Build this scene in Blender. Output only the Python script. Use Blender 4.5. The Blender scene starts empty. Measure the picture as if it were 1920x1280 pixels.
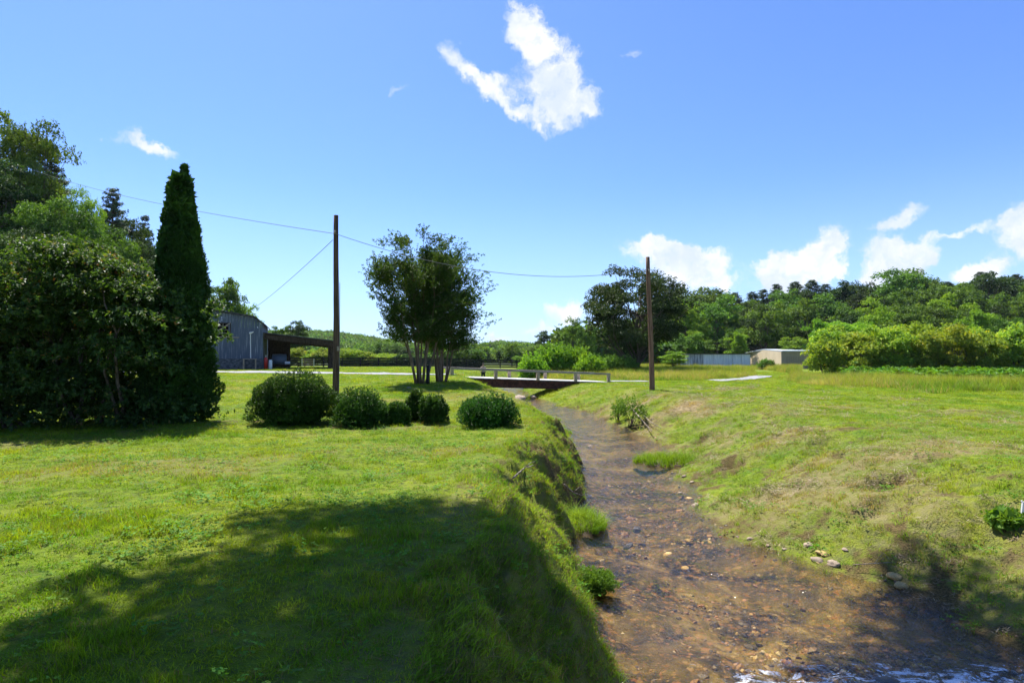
import bpy, math, random
import numpy as np
from mathutils import Vector, Matrix, noise as mnoise

# ------------------------------------------------------------------ camera, sky, sun
S = bpy.context.scene
COL = S.collection
F = 1100.0; PITCH = math.atan(32.0 / F); CAMZ = 1.7
cam_d = bpy.data.cameras.new("camera"); cam = bpy.data.objects.new("camera", cam_d); COL.objects.link(cam)
cam_d.sensor_width = 36.0; cam_d.lens = F / 1920.0 * 36.0
cam_d.clip_start = 0.1; cam_d.clip_end = 6000
cam.location = (0, 0, CAMZ); cam.rotation_euler = (math.pi / 2 + PITCH, 0, 0)
S.camera = cam

SUN_EL = math.radians(61); SUN_AZ = math.radians(-31)      # azimuth from +Y towards +X
SUNV = np.array([math.sin(SUN_AZ) * math.cos(SUN_EL), math.cos(SUN_AZ) * math.cos(SUN_EL), math.sin(SUN_EL)])
sun_d = bpy.data.lights.new("sun", 'SUN'); sun = bpy.data.objects.new("sun", sun_d); COL.objects.link(sun)
sun_d.energy = 5.0; sun_d.angle = math.radians(0.53); sun_d.color = (1.0, 0.955, 0.88)
sun.rotation_euler = Vector(SUNV).to_track_quat('Z', 'Y').to_euler()
SKY_STRENGTH = 0.062
CLOUD = 7.9
S.view_settings.view_transform = 'Standard'
S.view_settings.look = 'None'
S.view_settings.exposure = 1.2
S.view_settings.gamma = 1.0
S.view_settings.use_curve_mapping = False
S.render.engine = 'CYCLES'
S.cycles.max_bounces = 8; S.cycles.transparent_max_bounces = 12
S.cycles.diffuse_bounces = 3; S.cycles.glossy_bounces = 3; S.cycles.transmission_bounces = 4


class NT:
    def __init__(s, nt): s.nt = nt
    def n(s, typ, ins=None, out=0, **props):
        nd = s.nt.nodes.new(typ)
        for k, v in props.items(): setattr(nd, k, v)
        for k, v in (ins or {}).items():
            sk = nd.inputs[k]
            if isinstance(v, bpy.types.NodeSocket): s.nt.links.new(v, sk)
            else: sk.default_value = v
        return nd if out is None else nd.outputs[out]
    def m(s, op, a, b=0.0, c=0.0, clamp=False):
        return s.n('ShaderNodeMath', {0: a, 1: b, 2: c}, operation=op, use_clamp=clamp)
    def v(s, op, a, b=(0, 0, 0)):
        o = 'Value' if op in ('DOT_PRODUCT', 'LENGTH', 'DISTANCE') else 'Vector'
        return s.n('ShaderNodeVectorMath', {0: a, 1: b}, out=o, operation=op)
    def sm(s, x, lo, hi, a=0.0, b=1.0):
        return s.n('ShaderNodeMapRange', {'Value': x, 'From Min': lo, 'From Max': hi, 'To Min': a, 'To Max': b}, interpolation_type='SMOOTHSTEP')
    def noise(s, vec, scale, detail=3.0, rough=0.5, dist=0.0, out=0):
        return s.n('ShaderNodeTexNoise', {'Vector': vec, 'Scale': scale, 'Detail': detail, 'Roughness': rough, 'Distortion': dist}, out=out)
    def ramp(s, fac, stops, interp='LINEAR'):
        nd = s.nt.nodes.new('ShaderNodeValToRGB'); cr = nd.color_ramp; cr.interpolation = interp
        while len(cr.elements) < len(stops): cr.elements.new(0.5)
        for e, (p, c) in zip(cr.elements, stops): e.position = p; e.color = (c[0], c[1], c[2], 1)
        s.nt.links.new(fac, nd.inputs[0]); return nd.outputs[0]
    def mix(s, f, a, b, blend='MIX'):
        nd = s.nt.nodes.new('ShaderNodeMix'); nd.data_type = 'RGBA'; nd.blend_type = blend
        for i, v in ((0, f), (6, a), (7, b)):
            if isinstance(v, bpy.types.NodeSocket): s.nt.links.new(v, nd.inputs[i])
            else: nd.inputs[i].default_value = v if i == 0 else (v[0], v[1], v[2], 1)
        return nd.outputs[2]


world = bpy.data.worlds.new("World"); S.world = world; world.use_nodes = True
wt = world.node_tree; wt.nodes.clear(); W = NT(wt)
sky = W.n('ShaderNodeTexSky', sky_type='NISHITA', sun_disc=False, sun_elevation=SUN_EL, sun_rotation=SUN_AZ,
          air_density=1.0, dust_density=0.6, ozone_density=2.5, altitude=600)
tc = W.n('ShaderNodeTexCoord', out='Generated')
dirv = W.v('NORMALIZE', tc)
wob = W.noise(dirv, 9.0, 5.0, 0.6, out=1)
wob2 = W.noise(dirv, 40.0, 5.0, 0.65, out=1)
wd = W.v('ADD', dirv, W.v('SCALE', W.v('SUBTRACT', wob, (0.5, 0.5, 0.5))))
wt.nodes[-2].inputs['Scale'].default_value = 1.0
# clouds: centre given as azimuth-like px, elevation-like px of its direction, size, tilt, density
def sdir(px, py):
    v = Vector(((px - 960) / F, 1.0, (640 - py) / F)); v.rotate(Matrix.Rotation(PITCH, 3, 'X')); return v.normalized()
def scl(vec, k):
    nd = wt.nodes.new('ShaderNodeVectorMath'); nd.operation = 'SCALE'; wt.links.new(vec, nd.inputs[0]); nd.inputs['Scale'].default_value = k
    return nd.outputs[0]
wd = W.v('ADD', dirv, W.v('ADD', scl(W.v('SUBTRACT', wob, (0.5, 0.5, 0.5)), 0.085), scl(W.v('SUBTRACT', wob2, (0.5, 0.5, 0.5)), 0.03)))
BL = [  # px, py, half width, half height, tilt degrees, density
    (985, 40, 34, 50, 12, 1.15), (1005, 90, 34, 40, 12, 1.1), (1062, 120, 30, 50, 20, .85), (1040, 165, 44, 34, 0, 1.1), (1062, 212, 56, 36, 0, 1.3), (1110, 200, 26, 20, 30, 0.9), (905, 165, 46, 24, -35, 1.1), (850, 105, 26, 30, 0, 0.95), (880, 130, 24, 20, -30, .8), (975, 205, 42, 18, -25, 1.05), (950, 150, 30, 26, 0, .6), (1015, 165, 34, 34, 0, .8),
    (1180, 100, 40, 18, -25, 0.62), (765, 188, 40, 16, -10, 0.55),
    (285, 278, 48, 13, -28, 1.0), (238, 266, 40, 16, -10, 0.5),
    (1225, 462, 55, 22, 0, 1.35), (1290, 475, 62, 26, -5, 1.4), (1335, 500, 42, 34, -15, 1.15), (1240, 505, 50, 40, 0, .9), (1350, 540, 30, 22, 0, .9), (1300, 530, 50, 30, 0, .8),
    (1550, 455, 36, 34, -35, 1.4), (1500, 495, 60, 30, 15, 1.3), (1455, 488, 22, 24, 0, 1.2), (1462, 532, 34, 28, 20, 1.0), (1560, 512, 26, 16, 0, 1.0), (1500, 530, 60, 24, 0, .8),
    (1680, 418, 46, 18, 8, 1.35), (1655, 470, 34, 24, 0, 1.2), (1705, 480, 44, 30, 0, 1.35), (1655, 520, 34, 26, 0, 1.2), (1740, 492, 24, 16, 0, .8), (1690, 525, 50, 22, 0, 0.9),
    (1800, 440, 46, 14, 20, 0.9), (1895, 415, 44, 30, 35, 0.95), (1865, 505, 62, 20, 10, 1.2), (1900, 460, 40, 26, 0, 0.7), (1960, 430, 60, 40, 0, 1.0), (1820, 525, 46, 18, 0, .8),
    (1060, 580, 46, 20, 10, 1.15), (925, 630, 34, 12, 0, 1.05), (1000, 608, 40, 14, 0, 0.9), (860, 655, 50, 16, 0, 0.5), (1100, 600, 30, 20, 0, .6),
    (2250, 430, 120, 50, 10, 1.2), (2500, 520, 170, 60, 0, 1.2), (-250, 520, 110, 36, 0, 1.1), (-520, 430, 160, 50, 0, 1.0)]
RM = Matrix.Rotation
dens = None
blobs = []
for (px, py, hw, hh, tilt, dn) in BL:
    blobs.append((sdir(px, py), hw / F, hh / F, tilt, dn))
rr = random.Random(4)
for az in (70, 100, 135, 160, 190, 215, 250, 285):
    a = math.radians(az + rr.uniform(-8, 8)); e = math.radians(rr.uniform(6, 22))
    blobs.append((Vector((math.sin(a) * math.cos(e), math.cos(a) * math.cos(e), math.sin(e))), .11, .04, 0, 1.2))
for (c, hw, hh, tilt, dn) in blobs:
    right = Vector((0, 0, 1)).cross(c).normalized() * -1; up = right.cross(c).normalized(); 
    if up.z < 0: up = -up
    t = math.radians(tilt); cs = max(0.3, c.dot(Vector((0, math.cos(PITCH), math.sin(PITCH)))) if c.y > 0 else 1)
    r2 = (right * math.cos(t) + up * math.sin(t)) / (hw * cs); u2 = (-right * math.sin(t) + up * math.cos(t)) / (hh * cs)
    a = W.v('DOT_PRODUCT', W.v('SUBTRACT', wd, tuple(c)), tuple(r2)); b = W.v('DOT_PRODUCT', W.v('SUBTRACT', wd, tuple(c)), tuple(u2))
    f = W.v('DOT_PRODUCT', W.v('SUBTRACT', wd, tuple(c)), tuple(c * 4))
    q = W.m('MULTIPLY_ADD', a, a, W.m('MULTIPLY_ADD', b, b, W.m('MULTIPLY', f, f)))
    g = W.m('MULTIPLY', W.m('EXPONENT', W.m('MULTIPLY', q, -1.15)), dn)
    dens = g if dens is None else W.m('ADD', dens, g)
nz = W.noise(wd, 20.0, 8.0, 0.66, 0.5)
d2 = W.m('ADD', dens, W.m('MULTIPLY', W.m('SUBTRACT', nz, 0.5), 2.3))
gate = W.sm(dens, 0.04, 0.3)
alpha = W.m('MULTIPLY', W.m('MULTIPLY', W.sm(d2, 0.34, 1.15), W.sm(W.noise(wd, 60.0, 4.0, 0.6), 0.2, 0.55, 0.72, 1.0)), gate)
shade = W.noise(W.v('ADD', wd, (0, 0, 0.01)), 16.0, 5.0, 0.55)
ccol = W.mix(W.sm(shade, 0.35, 0.66), (0.72, 0.80, 0.97), (1.0, 1.0, 1.0))
ccol = W.mix(1.0, ccol, (CLOUD, CLOUD, CLOUD), 'MULTIPLY')
haze = W.sm(W.n('ShaderNodeSeparateXYZ', {0: dirv}, out=2), -0.02, 0.30, 1.0, 0.0)
skyc = W.mix(1.0, sky, (0.84, 1.09, 1.62), 'MULTIPLY')
skyc = W.mix(W.m('MULTIPLY', haze, 0.55), skyc, (5.0, 6.7, 9.6))
fin = W.mix(W.m('MULTIPLY', alpha, 0.94), skyc, ccol)
bg = W.n('ShaderNodeBackground', {'Color': fin, 'Strength': SKY_STRENGTH})
wo = wt.nodes.new('ShaderNodeOutputWorld'); wt.links.new(bg, wo.inputs[0])
world.cycles.sampling_method = 'MANUAL'; world.cycles.sample_map_resolution = 512

# ------------------------------------------------------------------ helpers
RG = np.random.default_rng(7)
def ss(a, b, x):
    t = np.clip((np.asarray(x, float) - a) / (b - a), 0, 1); return t * t * (3 - 2 * t)
def lerp(a, b, t): return a + (b - a) * t
def _hash(ix, iy, seed):
    h = (ix.astype(np.int64) * 374761393 + iy.astype(np.int64) * 668265263 + seed * 974711) & 0xffffffff
    h = ((h ^ (h >> 13)) * 1274126177) & 0xffffffff
    return ((h ^ (h >> 16)) & 0xffff) / 65535.0
def vnoise(x, y, sc, seed=0):
    x = np.asarray(x, float) * sc; y = np.asarray(y, float) * sc
    ix = np.floor(x); iy = np.floor(y); fx = x - ix; fy = y - iy
    fx = fx * fx * (3 - 2 * fx); fy = fy * fy * (3 - 2 * fy)
    a = _hash(ix, iy, seed); b = _hash(ix + 1, iy, seed); c = _hash(ix, iy + 1, seed); d = _hash(ix + 1, iy + 1, seed)
    return (a + (b - a) * fx) * (1 - fy) + (c + (d - c) * fx) * fy
def fbm(x, y, sc, seed=0, o=4):
    s = 0; a = .5; t = 0
    for i in range(o): s = s + a * vnoise(x, y, sc * 2 ** i, seed + i * 17); t += a; a *= .5
    return s / t

WATER = -1.3
_yl = [-30, 2, 5.4, 7, 9.5, 11, 12.8, 16, 20, 22, 26, 30, 35.5, 41, 47, 55, 65, 80, 110, 160, 400]
_xl = [1.3, .85, .80, .86, .95, 1.1, 1.45, 1.8, 1.95, 2.2, 2.3, 2.0, 1.3, .4, -.3, -1, -1, 2.5, 10, 14, 20]
_yr = [-30, 2, 5.9, 7.2, 8.3, 9.5, 10.7, 12, 13.3, 15.5, 18, 21.6, 25.8, 32, 37.5, 43.4, 47, 55, 65, 80, 110, 160, 400]
_xr = [6.5, 5.6, 5.3, 5.0, 4.4, 3.75, 3.35, 3.4, 3.8, 4.2, 4.8, 5.0, 4.6, 4.1, 2.7, 2.1, 1.9, 1.0, 1.0, 4.5, 12, 16, 22]
_ys = np.linspace(-30, 400, 4301)
_k = np.hanning(9); _k /= _k.sum()
_XL = np.convolve(np.pad(np.interp(_ys, _yl, _xl), 4, 'edge'), _k, 'valid'); _XR = np.convolve(np.pad(np.interp(_ys, _yr, _xr), 4, 'edge'), _k, 'valid')
def XL(y): return np.interp(y, _ys, _XL) + (vnoise(y, y * 0, .9, 5) - .5) * .45 + (vnoise(y, y * 0, 2.3, 6) - .5) * .30
def XR(y): return np.interp(y, _ys, _XR) + (vnoise(y, y * 0, .8, 8) - .5) * .4 + (vnoise(y, y * 0, 2.7, 9) - .5) * .2
RIDGE_PX = [-2000, 0, 300, 480, 560, 620, 700, 760, 850, 900, 940, 1000, 1060, 1200, 1400, 3500]
RIDGE_Y = [560, 590, 610, 634, 630, 632, 644, 652, 664, 660, 651, 657, 662, 655, 640, 600]
NOTCH = [(0.02, 8.75, .30, .60), (0.38, 9.3, .26, .6), (0.15, 10.6, .22, .45), (0.75, 11.4, .30, .55), (1.15, 14.0, .28, .35), (0.45, 7.2, .16, .3), (6.35, 10.0, .24, .26), (5.5, 14.6, .3, .2),
         (5.3, 24.5, .5, .35), (4.9, 29, .5, .4), (4.4, 32.5, .6, .45), (3.8, 35.5, .6, .4), (6.2, 19.2, .3, .25)]
def gz(x, y, fine=True):
    x = np.asarray(x, float); y = np.asarray(y, float)
    xl = XL(y); xr = XR(y)
    topL = ss(16, 34, y) * .40 + ss(45, 62, y) * .22 * ss(-4, -12, x) - ss(70, 110, y) * .5
    topL = topL + .10 * ss(-1, -6, x) * ss(14, 5, y)
    topR = -.26 * ss(32, 46, y) * ss(75, 52, y) + .0 * x
    wl = np.interp(y, [0, 9, 14, 18, 22, 30, 45, 80], [1.15, 1.3, 1.0, 1.1, 2.2, 4.2, 4.6, 3]); wr = np.interp(y, [0, 6, 9, 12, 16, 25, 40, 80], [3.2, 3.6, 4.4, 5.0, 4.8, 3.8, 4.2, 3])
    tl = np.clip((xl - x) / wl, 0, 1); tr = np.clip((x - xr) / wr, 0, 1)
    near = ss(24, 17, y)
    pl = lerp(tl * tl * (3 - 2 * tl), 1 - (1 - tl) ** 1.55, near * .9 + .1)
    pr = lerp(tr * tr * (3 - 2 * tr), 1 - (1 - tr) ** 1.5, .55)
    fade = ss(160, 90, y)
    z = np.where(x < xl, lerp(WATER - .05, topL, pl), np.where(x > xr, lerp(WATER - .05, topR, pr), WATER))
    wmid = (xr - xl) / 2; cx = (xr + xl) / 2
    inside = (x >= xl) & (x <= xr)
    q = np.clip(1 - np.abs(x - cx) / np.maximum(wmid, .1), 0, 1)
    bed = WATER - .05 - .24 * np.sqrt(q) + (fbm(x, y, 1.6, 31, 3) - .5) * .16
    z = np.where(inside, bed, z)
    z = lerp(0 * z, z, fade)
    dry = np.where(inside, 0, 1)
    bl = np.clip(np.maximum(4 * tl * (1 - tl), 4 * tr * (1 - tr)), 0, 1) * fade
    if fine:
        z = z + dry * (fbm(x, y, .55, 3, 3) - .5) * .16 * np.minimum(1, np.maximum(tl, tr) * 4) * ss(120, 60, y)
        z = z + bl * (fbm(x, y, 1.9, 12, 4) - .5) * np.where(x < xl, .58, .34) * ss(60, 30, y)
        z = z + bl * (np.abs(fbm(x, y, 3.1, 15, 3) - .5) * 2.2 - .22) * .5 * ss(30, 14, y) * (x < xl)
        z = z + dry * (fbm(x, y, 5, 21, 3) - .5) * .05 * ss(50, 15, y)
        for (nx, ny, nr, nd) in NOTCH:
            r2 = ((x - nx) ** 2 + (y - ny) ** 2) / nr ** 2
            z = np.where(inside, z, z - nd * np.exp(-r2 ** 1.5))
    hl = 26 * ss(0, 42, -x - .35 * y - 18) * ss(30, 70, y) * ss(500, 250, y)
    hr = 22 * ss(0, 115, y - 122 + .12 * (x - 60)) * ss(20, 100, x) * ss(600, 300, y)
    u = 960 + F * x / np.maximum(y, 1)
    ridge = np.maximum(0, (672 - np.interp(u, RIDGE_PX, RIDGE_Y)) / F * 640 + 1.7 - 5) * ss(420, 640, y) * (1 + .25 * (fbm(x, y, .012, 50) - .5))
    return z + hl + hr + ridge
def P(px, py, d):
    v = Vector(((px - 960) / F, 1.0, (640 - py) / F)); v.rotate(Matrix.Rotation(PITCH, 3, 'X')); k = d / v.y
    return Vector((v.x * k, d, CAMZ + v.z * k))
def hit(px, py, zoff=0.0):
    px = np.atleast_1d(np.asarray(px, float)); py = np.atleast_1d(np.asarray(py, float))
    cx = (px - 960) / F; cz = (640 - py) / F
    vy = math.cos(PITCH) - cz * math.sin(PITCH); vz = math.sin(PITCH) + cz * math.cos(PITCH)
    rx = cx / vy; rz = vz / vy
    ds = np.concatenate([np.arange(2.5, 30, .05), np.arange(30, 140, .3), np.arange(140, 700, 4)])
    D = ds[None, :]; Z = CAMZ + rz[:, None] * D; G = np.maximum(gz(rx[:, None] * D, D + 0 * Z), WATER) + zoff
    below = Z < G; idx = np.argmax(below, 1)
    d = ds[idx]; d = np.where(below.any(1), d, 700.)
    return np.stack([rx * d, d, np.maximum(gz(rx * d, d), WATER)], 1)
def g1(x, y): return float(gz(np.array([x]), np.array([y]))[0])

def meta(o, label=None, cat=None, group=None, kind=None):
    if label: o['label'] = label
    if cat: o['category'] = cat
    if group: o['group'] = group
    if kind: o['kind'] = kind
    return o
def empty(name, loc, rz=0, label=None, cat=None, group=None):
    o = bpy.data.objects.new(name, None); COL.objects.link(o); o.location = loc; o.rotation_euler = (0, 0, rz); o.empty_display_size = .3
    return meta(o, label, cat, group)
def link(name, me, mat=None, parent=None, loc=None):
    if mat and not me.materials: me.materials.append(mat)
    o = bpy.data.objects.new(name, me); COL.objects.link(o)
    if parent: o.parent = parent
    if loc is not None: o.location = loc
    return o
def copy_thing(root, loc, rz=0, sc=(1, 1, 1), label=None, group=None):
    r = root.copy(); COL.objects.link(r); r.location = loc; r.rotation_euler = (0, 0, rz); r.scale = sc
    if label: r['label'] = label
    if group: r['group'] = group
    for ch in root.children:
        c = ch.copy(); COL.objects.link(c); c.parent = r
        for g in ch.children:
            d = g.copy(); COL.objects.link(d); d.parent = c
    return r

class MB:
    """collects quads / tris (numpy) into one mesh"""
    def __init__(s): s.V = []; s.Q = []; s.T = []; s.n = 0
    def add(s, V, Q=None, T=None):
        V = np.asarray(V, float).reshape(-1, 3); s.V.append(V)
        if Q is not None and len(Q): s.Q.append(np.asarray(Q, int).reshape(-1, 4) + s.n)
        if T is not None and len(T): s.T.append(np.asarray(T, int).reshape(-1, 3) + s.n)
        s.n += len(V); return s
    def box(s, c, d, rz=0, rx=0, ry=0, taper=1.0):
        x, y, z = [k / 2 for k in d]
        v = np.array([[-x, -y, -z], [x, -y, -z], [x, y, -z], [-x, y, -z], [-x * taper, -y * taper, z], [x * taper, -y * taper, z], [x * taper, y * taper, z], [-x * taper, y * taper, z]])
        R = Matrix.Rotation(rz, 3, 'Z') @ Matrix.Rotation(ry, 3, 'Y') @ Matrix.Rotation(rx, 3, 'X')
        v = v @ np.array(R).T + np.array(c)
        return s.add(v, [[0, 3, 2, 1], [4, 5, 6, 7], [0, 1, 5, 4], [1, 2, 6, 5], [2, 3, 7, 6], [3, 0, 4, 7]])
    def beam(s, a, b, w, h):
        a = Vector(a); b = Vector(b); d = b - a; L = d.length
        q = d.to_track_quat('X', 'Z').to_matrix()
        x, y, z = L / 2, w / 2, h / 2
        v = np.array([[-x, -y, -z], [x, -y, -z], [x, y, -z], [-x, y, -z], [-x, -y, z], [x, -y, z], [x, y, z], [-x, y, z]])
        v = v @ np.array(q).T + np.array((a + b) / 2)
        return s.add(v, [[0, 3, 2, 1], [4, 5, 6, 7], [0, 1, 5, 4], [1, 2, 6, 5], [2, 3, 7, 6], [3, 0, 4, 7]])
    def tube(s, pts, rad, n=7, cap=True, wob=0.0, rng=None):
        pts = np.asarray(pts, float); m = len(pts); rad = np.broadcast_to(np.asarray(rad, float), (m,))
        t = np.gradient(pts, axis=0); t /= np.linalg.norm(t, axis=1)[:, None] + 1e-9
        ref = np.array([0, 0, 1.]) if abs(t[0, 2]) < .8 else np.array([1., 0, 0])
        a = np.cross(t, ref); a /= np.linalg.norm(a, axis=1)[:, None] + 1e-9; b = np.cross(t, a)
        th = np.arange(n) / n * 2 * np.pi
        r = rad[:, None] * (1 + (wob * (rng.random((m, n)) - .5) if rng is not None else 0))
        V = pts[:, None, :] + r[..., None] * (a[:, None, :] * np.cos(th)[None, :, None] + b[:, None, :] * np.sin(th)[None, :, None])
        i = np.arange(m - 1)[:, None] * n; j = np.arange(n)[None, :]; k = (j + 1) % n
        Q = np.stack([i + j, i + k, i + n + k, i + n + j], -1).reshape(-1, 4)
        V = V.reshape(-1, 3); T = []
        if cap:
            V = np.vstack([V, pts[:1], pts[-1:]]); e = m * n
            for q in range(n): T += [[e, (q + 1) % n, q], [e + 1, (m - 1) * n + q, (m - 1) * n + (q + 1) % n]]
        return s.add(V, Q, T)
    def mesh(s, name, smooth=False):
        V = np.vstack(s.V).astype(np.float32); Q = np.vstack(s.Q) if s.Q else np.zeros((0, 4), int); T = np.vstack(s.T) if s.T else np.zeros((0, 3), int)
        me = bpy.data.meshes.new(name); me.vertices.add(len(V)); me.vertices.foreach_set('co', V.ravel())
        li = np.concatenate([Q.ravel(), T.ravel()]).astype(np.int32); me.loops.add(len(li)); me.loops.foreach_set('vertex_index', li)
        st = np.concatenate([np.arange(len(Q)) * 4, len(Q) * 4 + np.arange(len(T)) * 3]).astype(np.int32)
        me.polygons.add(len(st)); me.polygons.foreach_set('loop_start', st)
        me.polygons.foreach_set('use_smooth', np.full(len(st), smooth))
        me.update(calc_edges=True); me.validate(); return me

def nrm(v): return v / (np.linalg.norm(v, axis=-1, keepdims=True) + 1e-9)
def leaves(mb, C, D, N, L, Wd, bend=.12):
    """folded diamond leaves: base C, direction D, normal N"""
    B = nrm(np.cross(D, N)); N = np.cross(B, D); L = np.asarray(L)[..., None]; Wd = np.asarray(Wd)[..., None]
    a = C; t = C + D * L - N * L * bend; l = C + D * L * .45 + B * Wd * .5 + N * L * bend; r = C + D * L * .45 - B * Wd * .5 + N * L * bend
    V = np.stack([a, r, t, l], 1).reshape(-1, 3); n = len(C)
    mb.add(V, np.arange(n * 4).reshape(n, 4))
def sprigs(mb, C, A, n, sl, L, Wd, rng, spread=.9, droop=0.0, up=.35):
    """n leaves round a short twig at each centre"""
    M = len(C); C = np.repeat(C, n, 0); A = np.repeat(A, n, 0)
    t = rng.random((M * n, 1)); R = nrm(rng.normal(size=(M * n, 3))); R = nrm(R - A * (R * A).sum(1, keepdims=True))
    D = nrm(A * (1.05 - spread * .6) + R * spread + np.array([0, 0, -droop]))
    N = nrm(A * .6 + rng.normal(size=(M * n, 3)) * .45 + np.array([0, 0, up]))
    k = rng.uniform(.65, 1.25, M * n)
    leaves(mb, C + A * t * sl, D, N, L * k, Wd * k)
def sphere_dirs(n, rng): return nrm(rng.normal(size=(n, 3)))
def lump(Pn, rng, f, k=7):
    """smooth random field on directions"""
    s = np.zeros(len(Pn))
    for i in range(k):
        w = rng.normal(size=3) * f; s += np.sin(Pn @ w + rng.uniform(0, 6.28))
    return s / math.sqrt(k)

# ------------------------------------------------------------------ materials
def newmat(name):
    m = bpy.data.materials.new(name); m.use_nodes = True; m.node_tree.nodes.clear(); return m, NT(m.node_tree)
def finish(m, g, sh, disp=None):
    o = m.node_tree.nodes.new('ShaderNodeOutputMaterial'); m.node_tree.links.new(sh, o.inputs[0])
    if disp: m.node_tree.links.new(disp, o.inputs[2])
    return m
def leafmat(name, stops, trans=.4, rough=.55, nscale=.8, tint=(1.35, 1.2, .35), var=.5, spec=.18):
    m, g = newmat(name)
    geo = g.n('ShaderNodeNewGeometry', out=None); oi = g.n('ShaderNodeObjectInfo', out='Random')
    rnd = geo.outputs['Random Per Island']
    nz = g.noise(geo.outputs['Position'], nscale, 3.0)
    f = g.m('FRACT', g.m('ADD', rnd, g.m('MULTIPLY', oi, .37)))
    f = g.m('ADD', g.m('MULTIPLY', f, 1 - var), g.m('MULTIPLY', g.sm(nz, .32, .68), var), clamp=True)
    col = g.ramp(f, stops)
    col = g.n('ShaderNodeHueSaturation', {'Hue': g.m('MULTIPLY_ADD', oi, .03, .487), 'Value': g.m('MULTIPLY_ADD', oi, .35, .82), 'Color': col})
    tcol = g.mix(1.0, col, tint, 'MULTIPLY')
    p = g.n('ShaderNodeBsdfPrincipled', {'Base Color': col, 'Roughness': rough, 'Specular IOR Level': spec})
    t = g.n('ShaderNodeBsdfTranslucent', {'Color': tcol})
    return finish(m, g, g.n('ShaderNodeMixShader', {0: trans, 1: p, 2: t}))
def surf(name, fn, rough=.8, spec=.3, metal=0.0, bump=None, bdist=.01, bstr=.6):
    """fn(g, position socket) -> colour socket or tuple; bump(g,pos)-> height"""
    m, g = newmat(name)
    pos = g.n('ShaderNodeTexCoord', out='Object')
    col = fn(g, pos)
    ins = {'Base Color': col if isinstance(col, bpy.types.NodeSocket) else (*col, 1), 'Roughness': rough, 'Specular IOR Level': spec, 'Metallic': metal}
    if bump: ins['Normal'] = g.n('ShaderNodeBump', {'Height': bump(g, pos), 'Distance': bdist, 'Strength': bstr})
    return finish(m, g, g.n('ShaderNodeBsdfPrincipled', ins))
def mapped(g, pos, sc):
    return g.n('ShaderNodeMapping', {'Vector': pos, 'Scale': sc})
def two(a, b, sc, scale=4.0, lo=.35, hi=.65, det=4.0):
    return lambda g, p: g.mix(g.sm(g.noise(mapped(g, p, sc), scale, det, .6), lo, hi), a, b)

M = {}
M['broad'] = leafmat('broadleaf', [(0, (0.0398, 0.0866, 0.0164)), (0.45, (0.0872, 0.1753, 0.0248)), (0.8, (0.1494, 0.2681, 0.033)), (1, (0.249, 0.3918, 0.0516))], nscale=.35, trans=.35)
M['broad_bright'] = leafmat('broadleaf_bright', [(0, (0.0877, 0.1742, 0.0174)), (0.5, (0.1578, 0.3049, 0.0218)), (1, (0.2981, 0.4501, 0.0436))], nscale=.4)
M['broad_dark'] = leafmat('broadleaf_dark', [(0, (0.0163, 0.0377, 0.0121)), (0.5, (0.0377, 0.081, 0.0189)), (0.85, (0.0675, 0.1215, 0.027)), (1, (0.1148, 0.1755, 0.0473))], nscale=.5, trans=.28)
M['pine'] = leafmat('pine_needles', [(0, (0.0252, 0.054, 0.0216)), (0.5, (0.0504, 0.0936, 0.036)), (1, (0.099, 0.153, 0.054))], nscale=.4, trans=.2, tint=(1.1, 1.1, .6))
M['box'] = leafmat('boxwood_leaf', [(0, (.014, .040, .004)), (.5, (.032, .095, .008)), (.85, (.062, .165, .013)), (1, (.10, .22, .03))], nscale=3.0, trans=.3, rough=.45, spec=.2)
M['cedar'] = leafmat('arborvitae_spray', [(0, (0.0169, 0.0439, 0.0101)), (0.6, (0.0338, 0.0844, 0.0135)), (1, (0.0759, 0.1519, 0.0236))], nscale=1.5, trans=.2)
M['myrtle'] = leafmat('crape_myrtle_leaf', [(0, (0.0252, 0.063, 0.0112)), (0.5, (0.0504, 0.119, 0.0182)), (0.9, (0.091, 0.182, 0.0308)), (1, (0.168, 0.105, 0.049))], nscale=1.1, trans=.42)
M['dogwood'] = leafmat('dogwood_leaf', [(0, (0.0227, 0.0505, 0.014)), (0.45, (0.0454, 0.0983, 0.0197)), (0.78, (0.0811, 0.1544, 0.0309)), (0.9, (0.1783, 0.1825, 0.0562)), (1, (0.3081, 0.0983, 0.0492))], nscale=1.6, trans=.48, rough=.5, spec=.22, var=.35)
M['orchard'] = leafmat('orchard_leaf', [(0, (0.0782, 0.1521, 0.0203)), (0.4, (0.1897, 0.3043, 0.0338)), (0.8, (0.357, 0.4564, 0.0507)), (1, (0.6248, 0.541, 0.0845))], nscale=.8, trans=.42, var=.35)
M['weed'] = leafmat('weed_leaf', [(0, (.05, .13, .01)), (.5, (.10, .23, .02)), (1, (.18, .33, .04))], nscale=1.0)
BARK = two((.055, .04, .03), (.16, .13, .10), (6, 6, 1), 3.0)
M['bark'] = surf('bark', BARK, .9, .1, bump=lambda g, p: g.noise(mapped(g, p, (9, 9, 1.2)), 4, 4), bdist=.03)
M['myrtle_bark'] = surf('myrtle_bark', two((.09, .055, .035), (.22, .16, .11), (3, 3, .7), 3.5), .75, .2, bump=lambda g, p: g.noise(mapped(g, p, (9, 9, 2)), 3, 4), bdist=.01)
M['pole'] = surf('pole_wood', two((.045, .03, .022), (.15, .095, .06), (14, 14, .5), 2.2), .85, .15, bump=lambda g, p: g.noise(mapped(g, p, (30, 30, .8)), 3, 4), bdist=.02)
M['pole_red'] = surf('pole_wood_red', two((.10, .05, .03), (.26, .16, .10), (14, 14, .5), 2.2), .85, .15, bump=lambda g, p: g.noise(mapped(g, p, (30, 30, .8)), 3, 4), bdist=.02)
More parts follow.
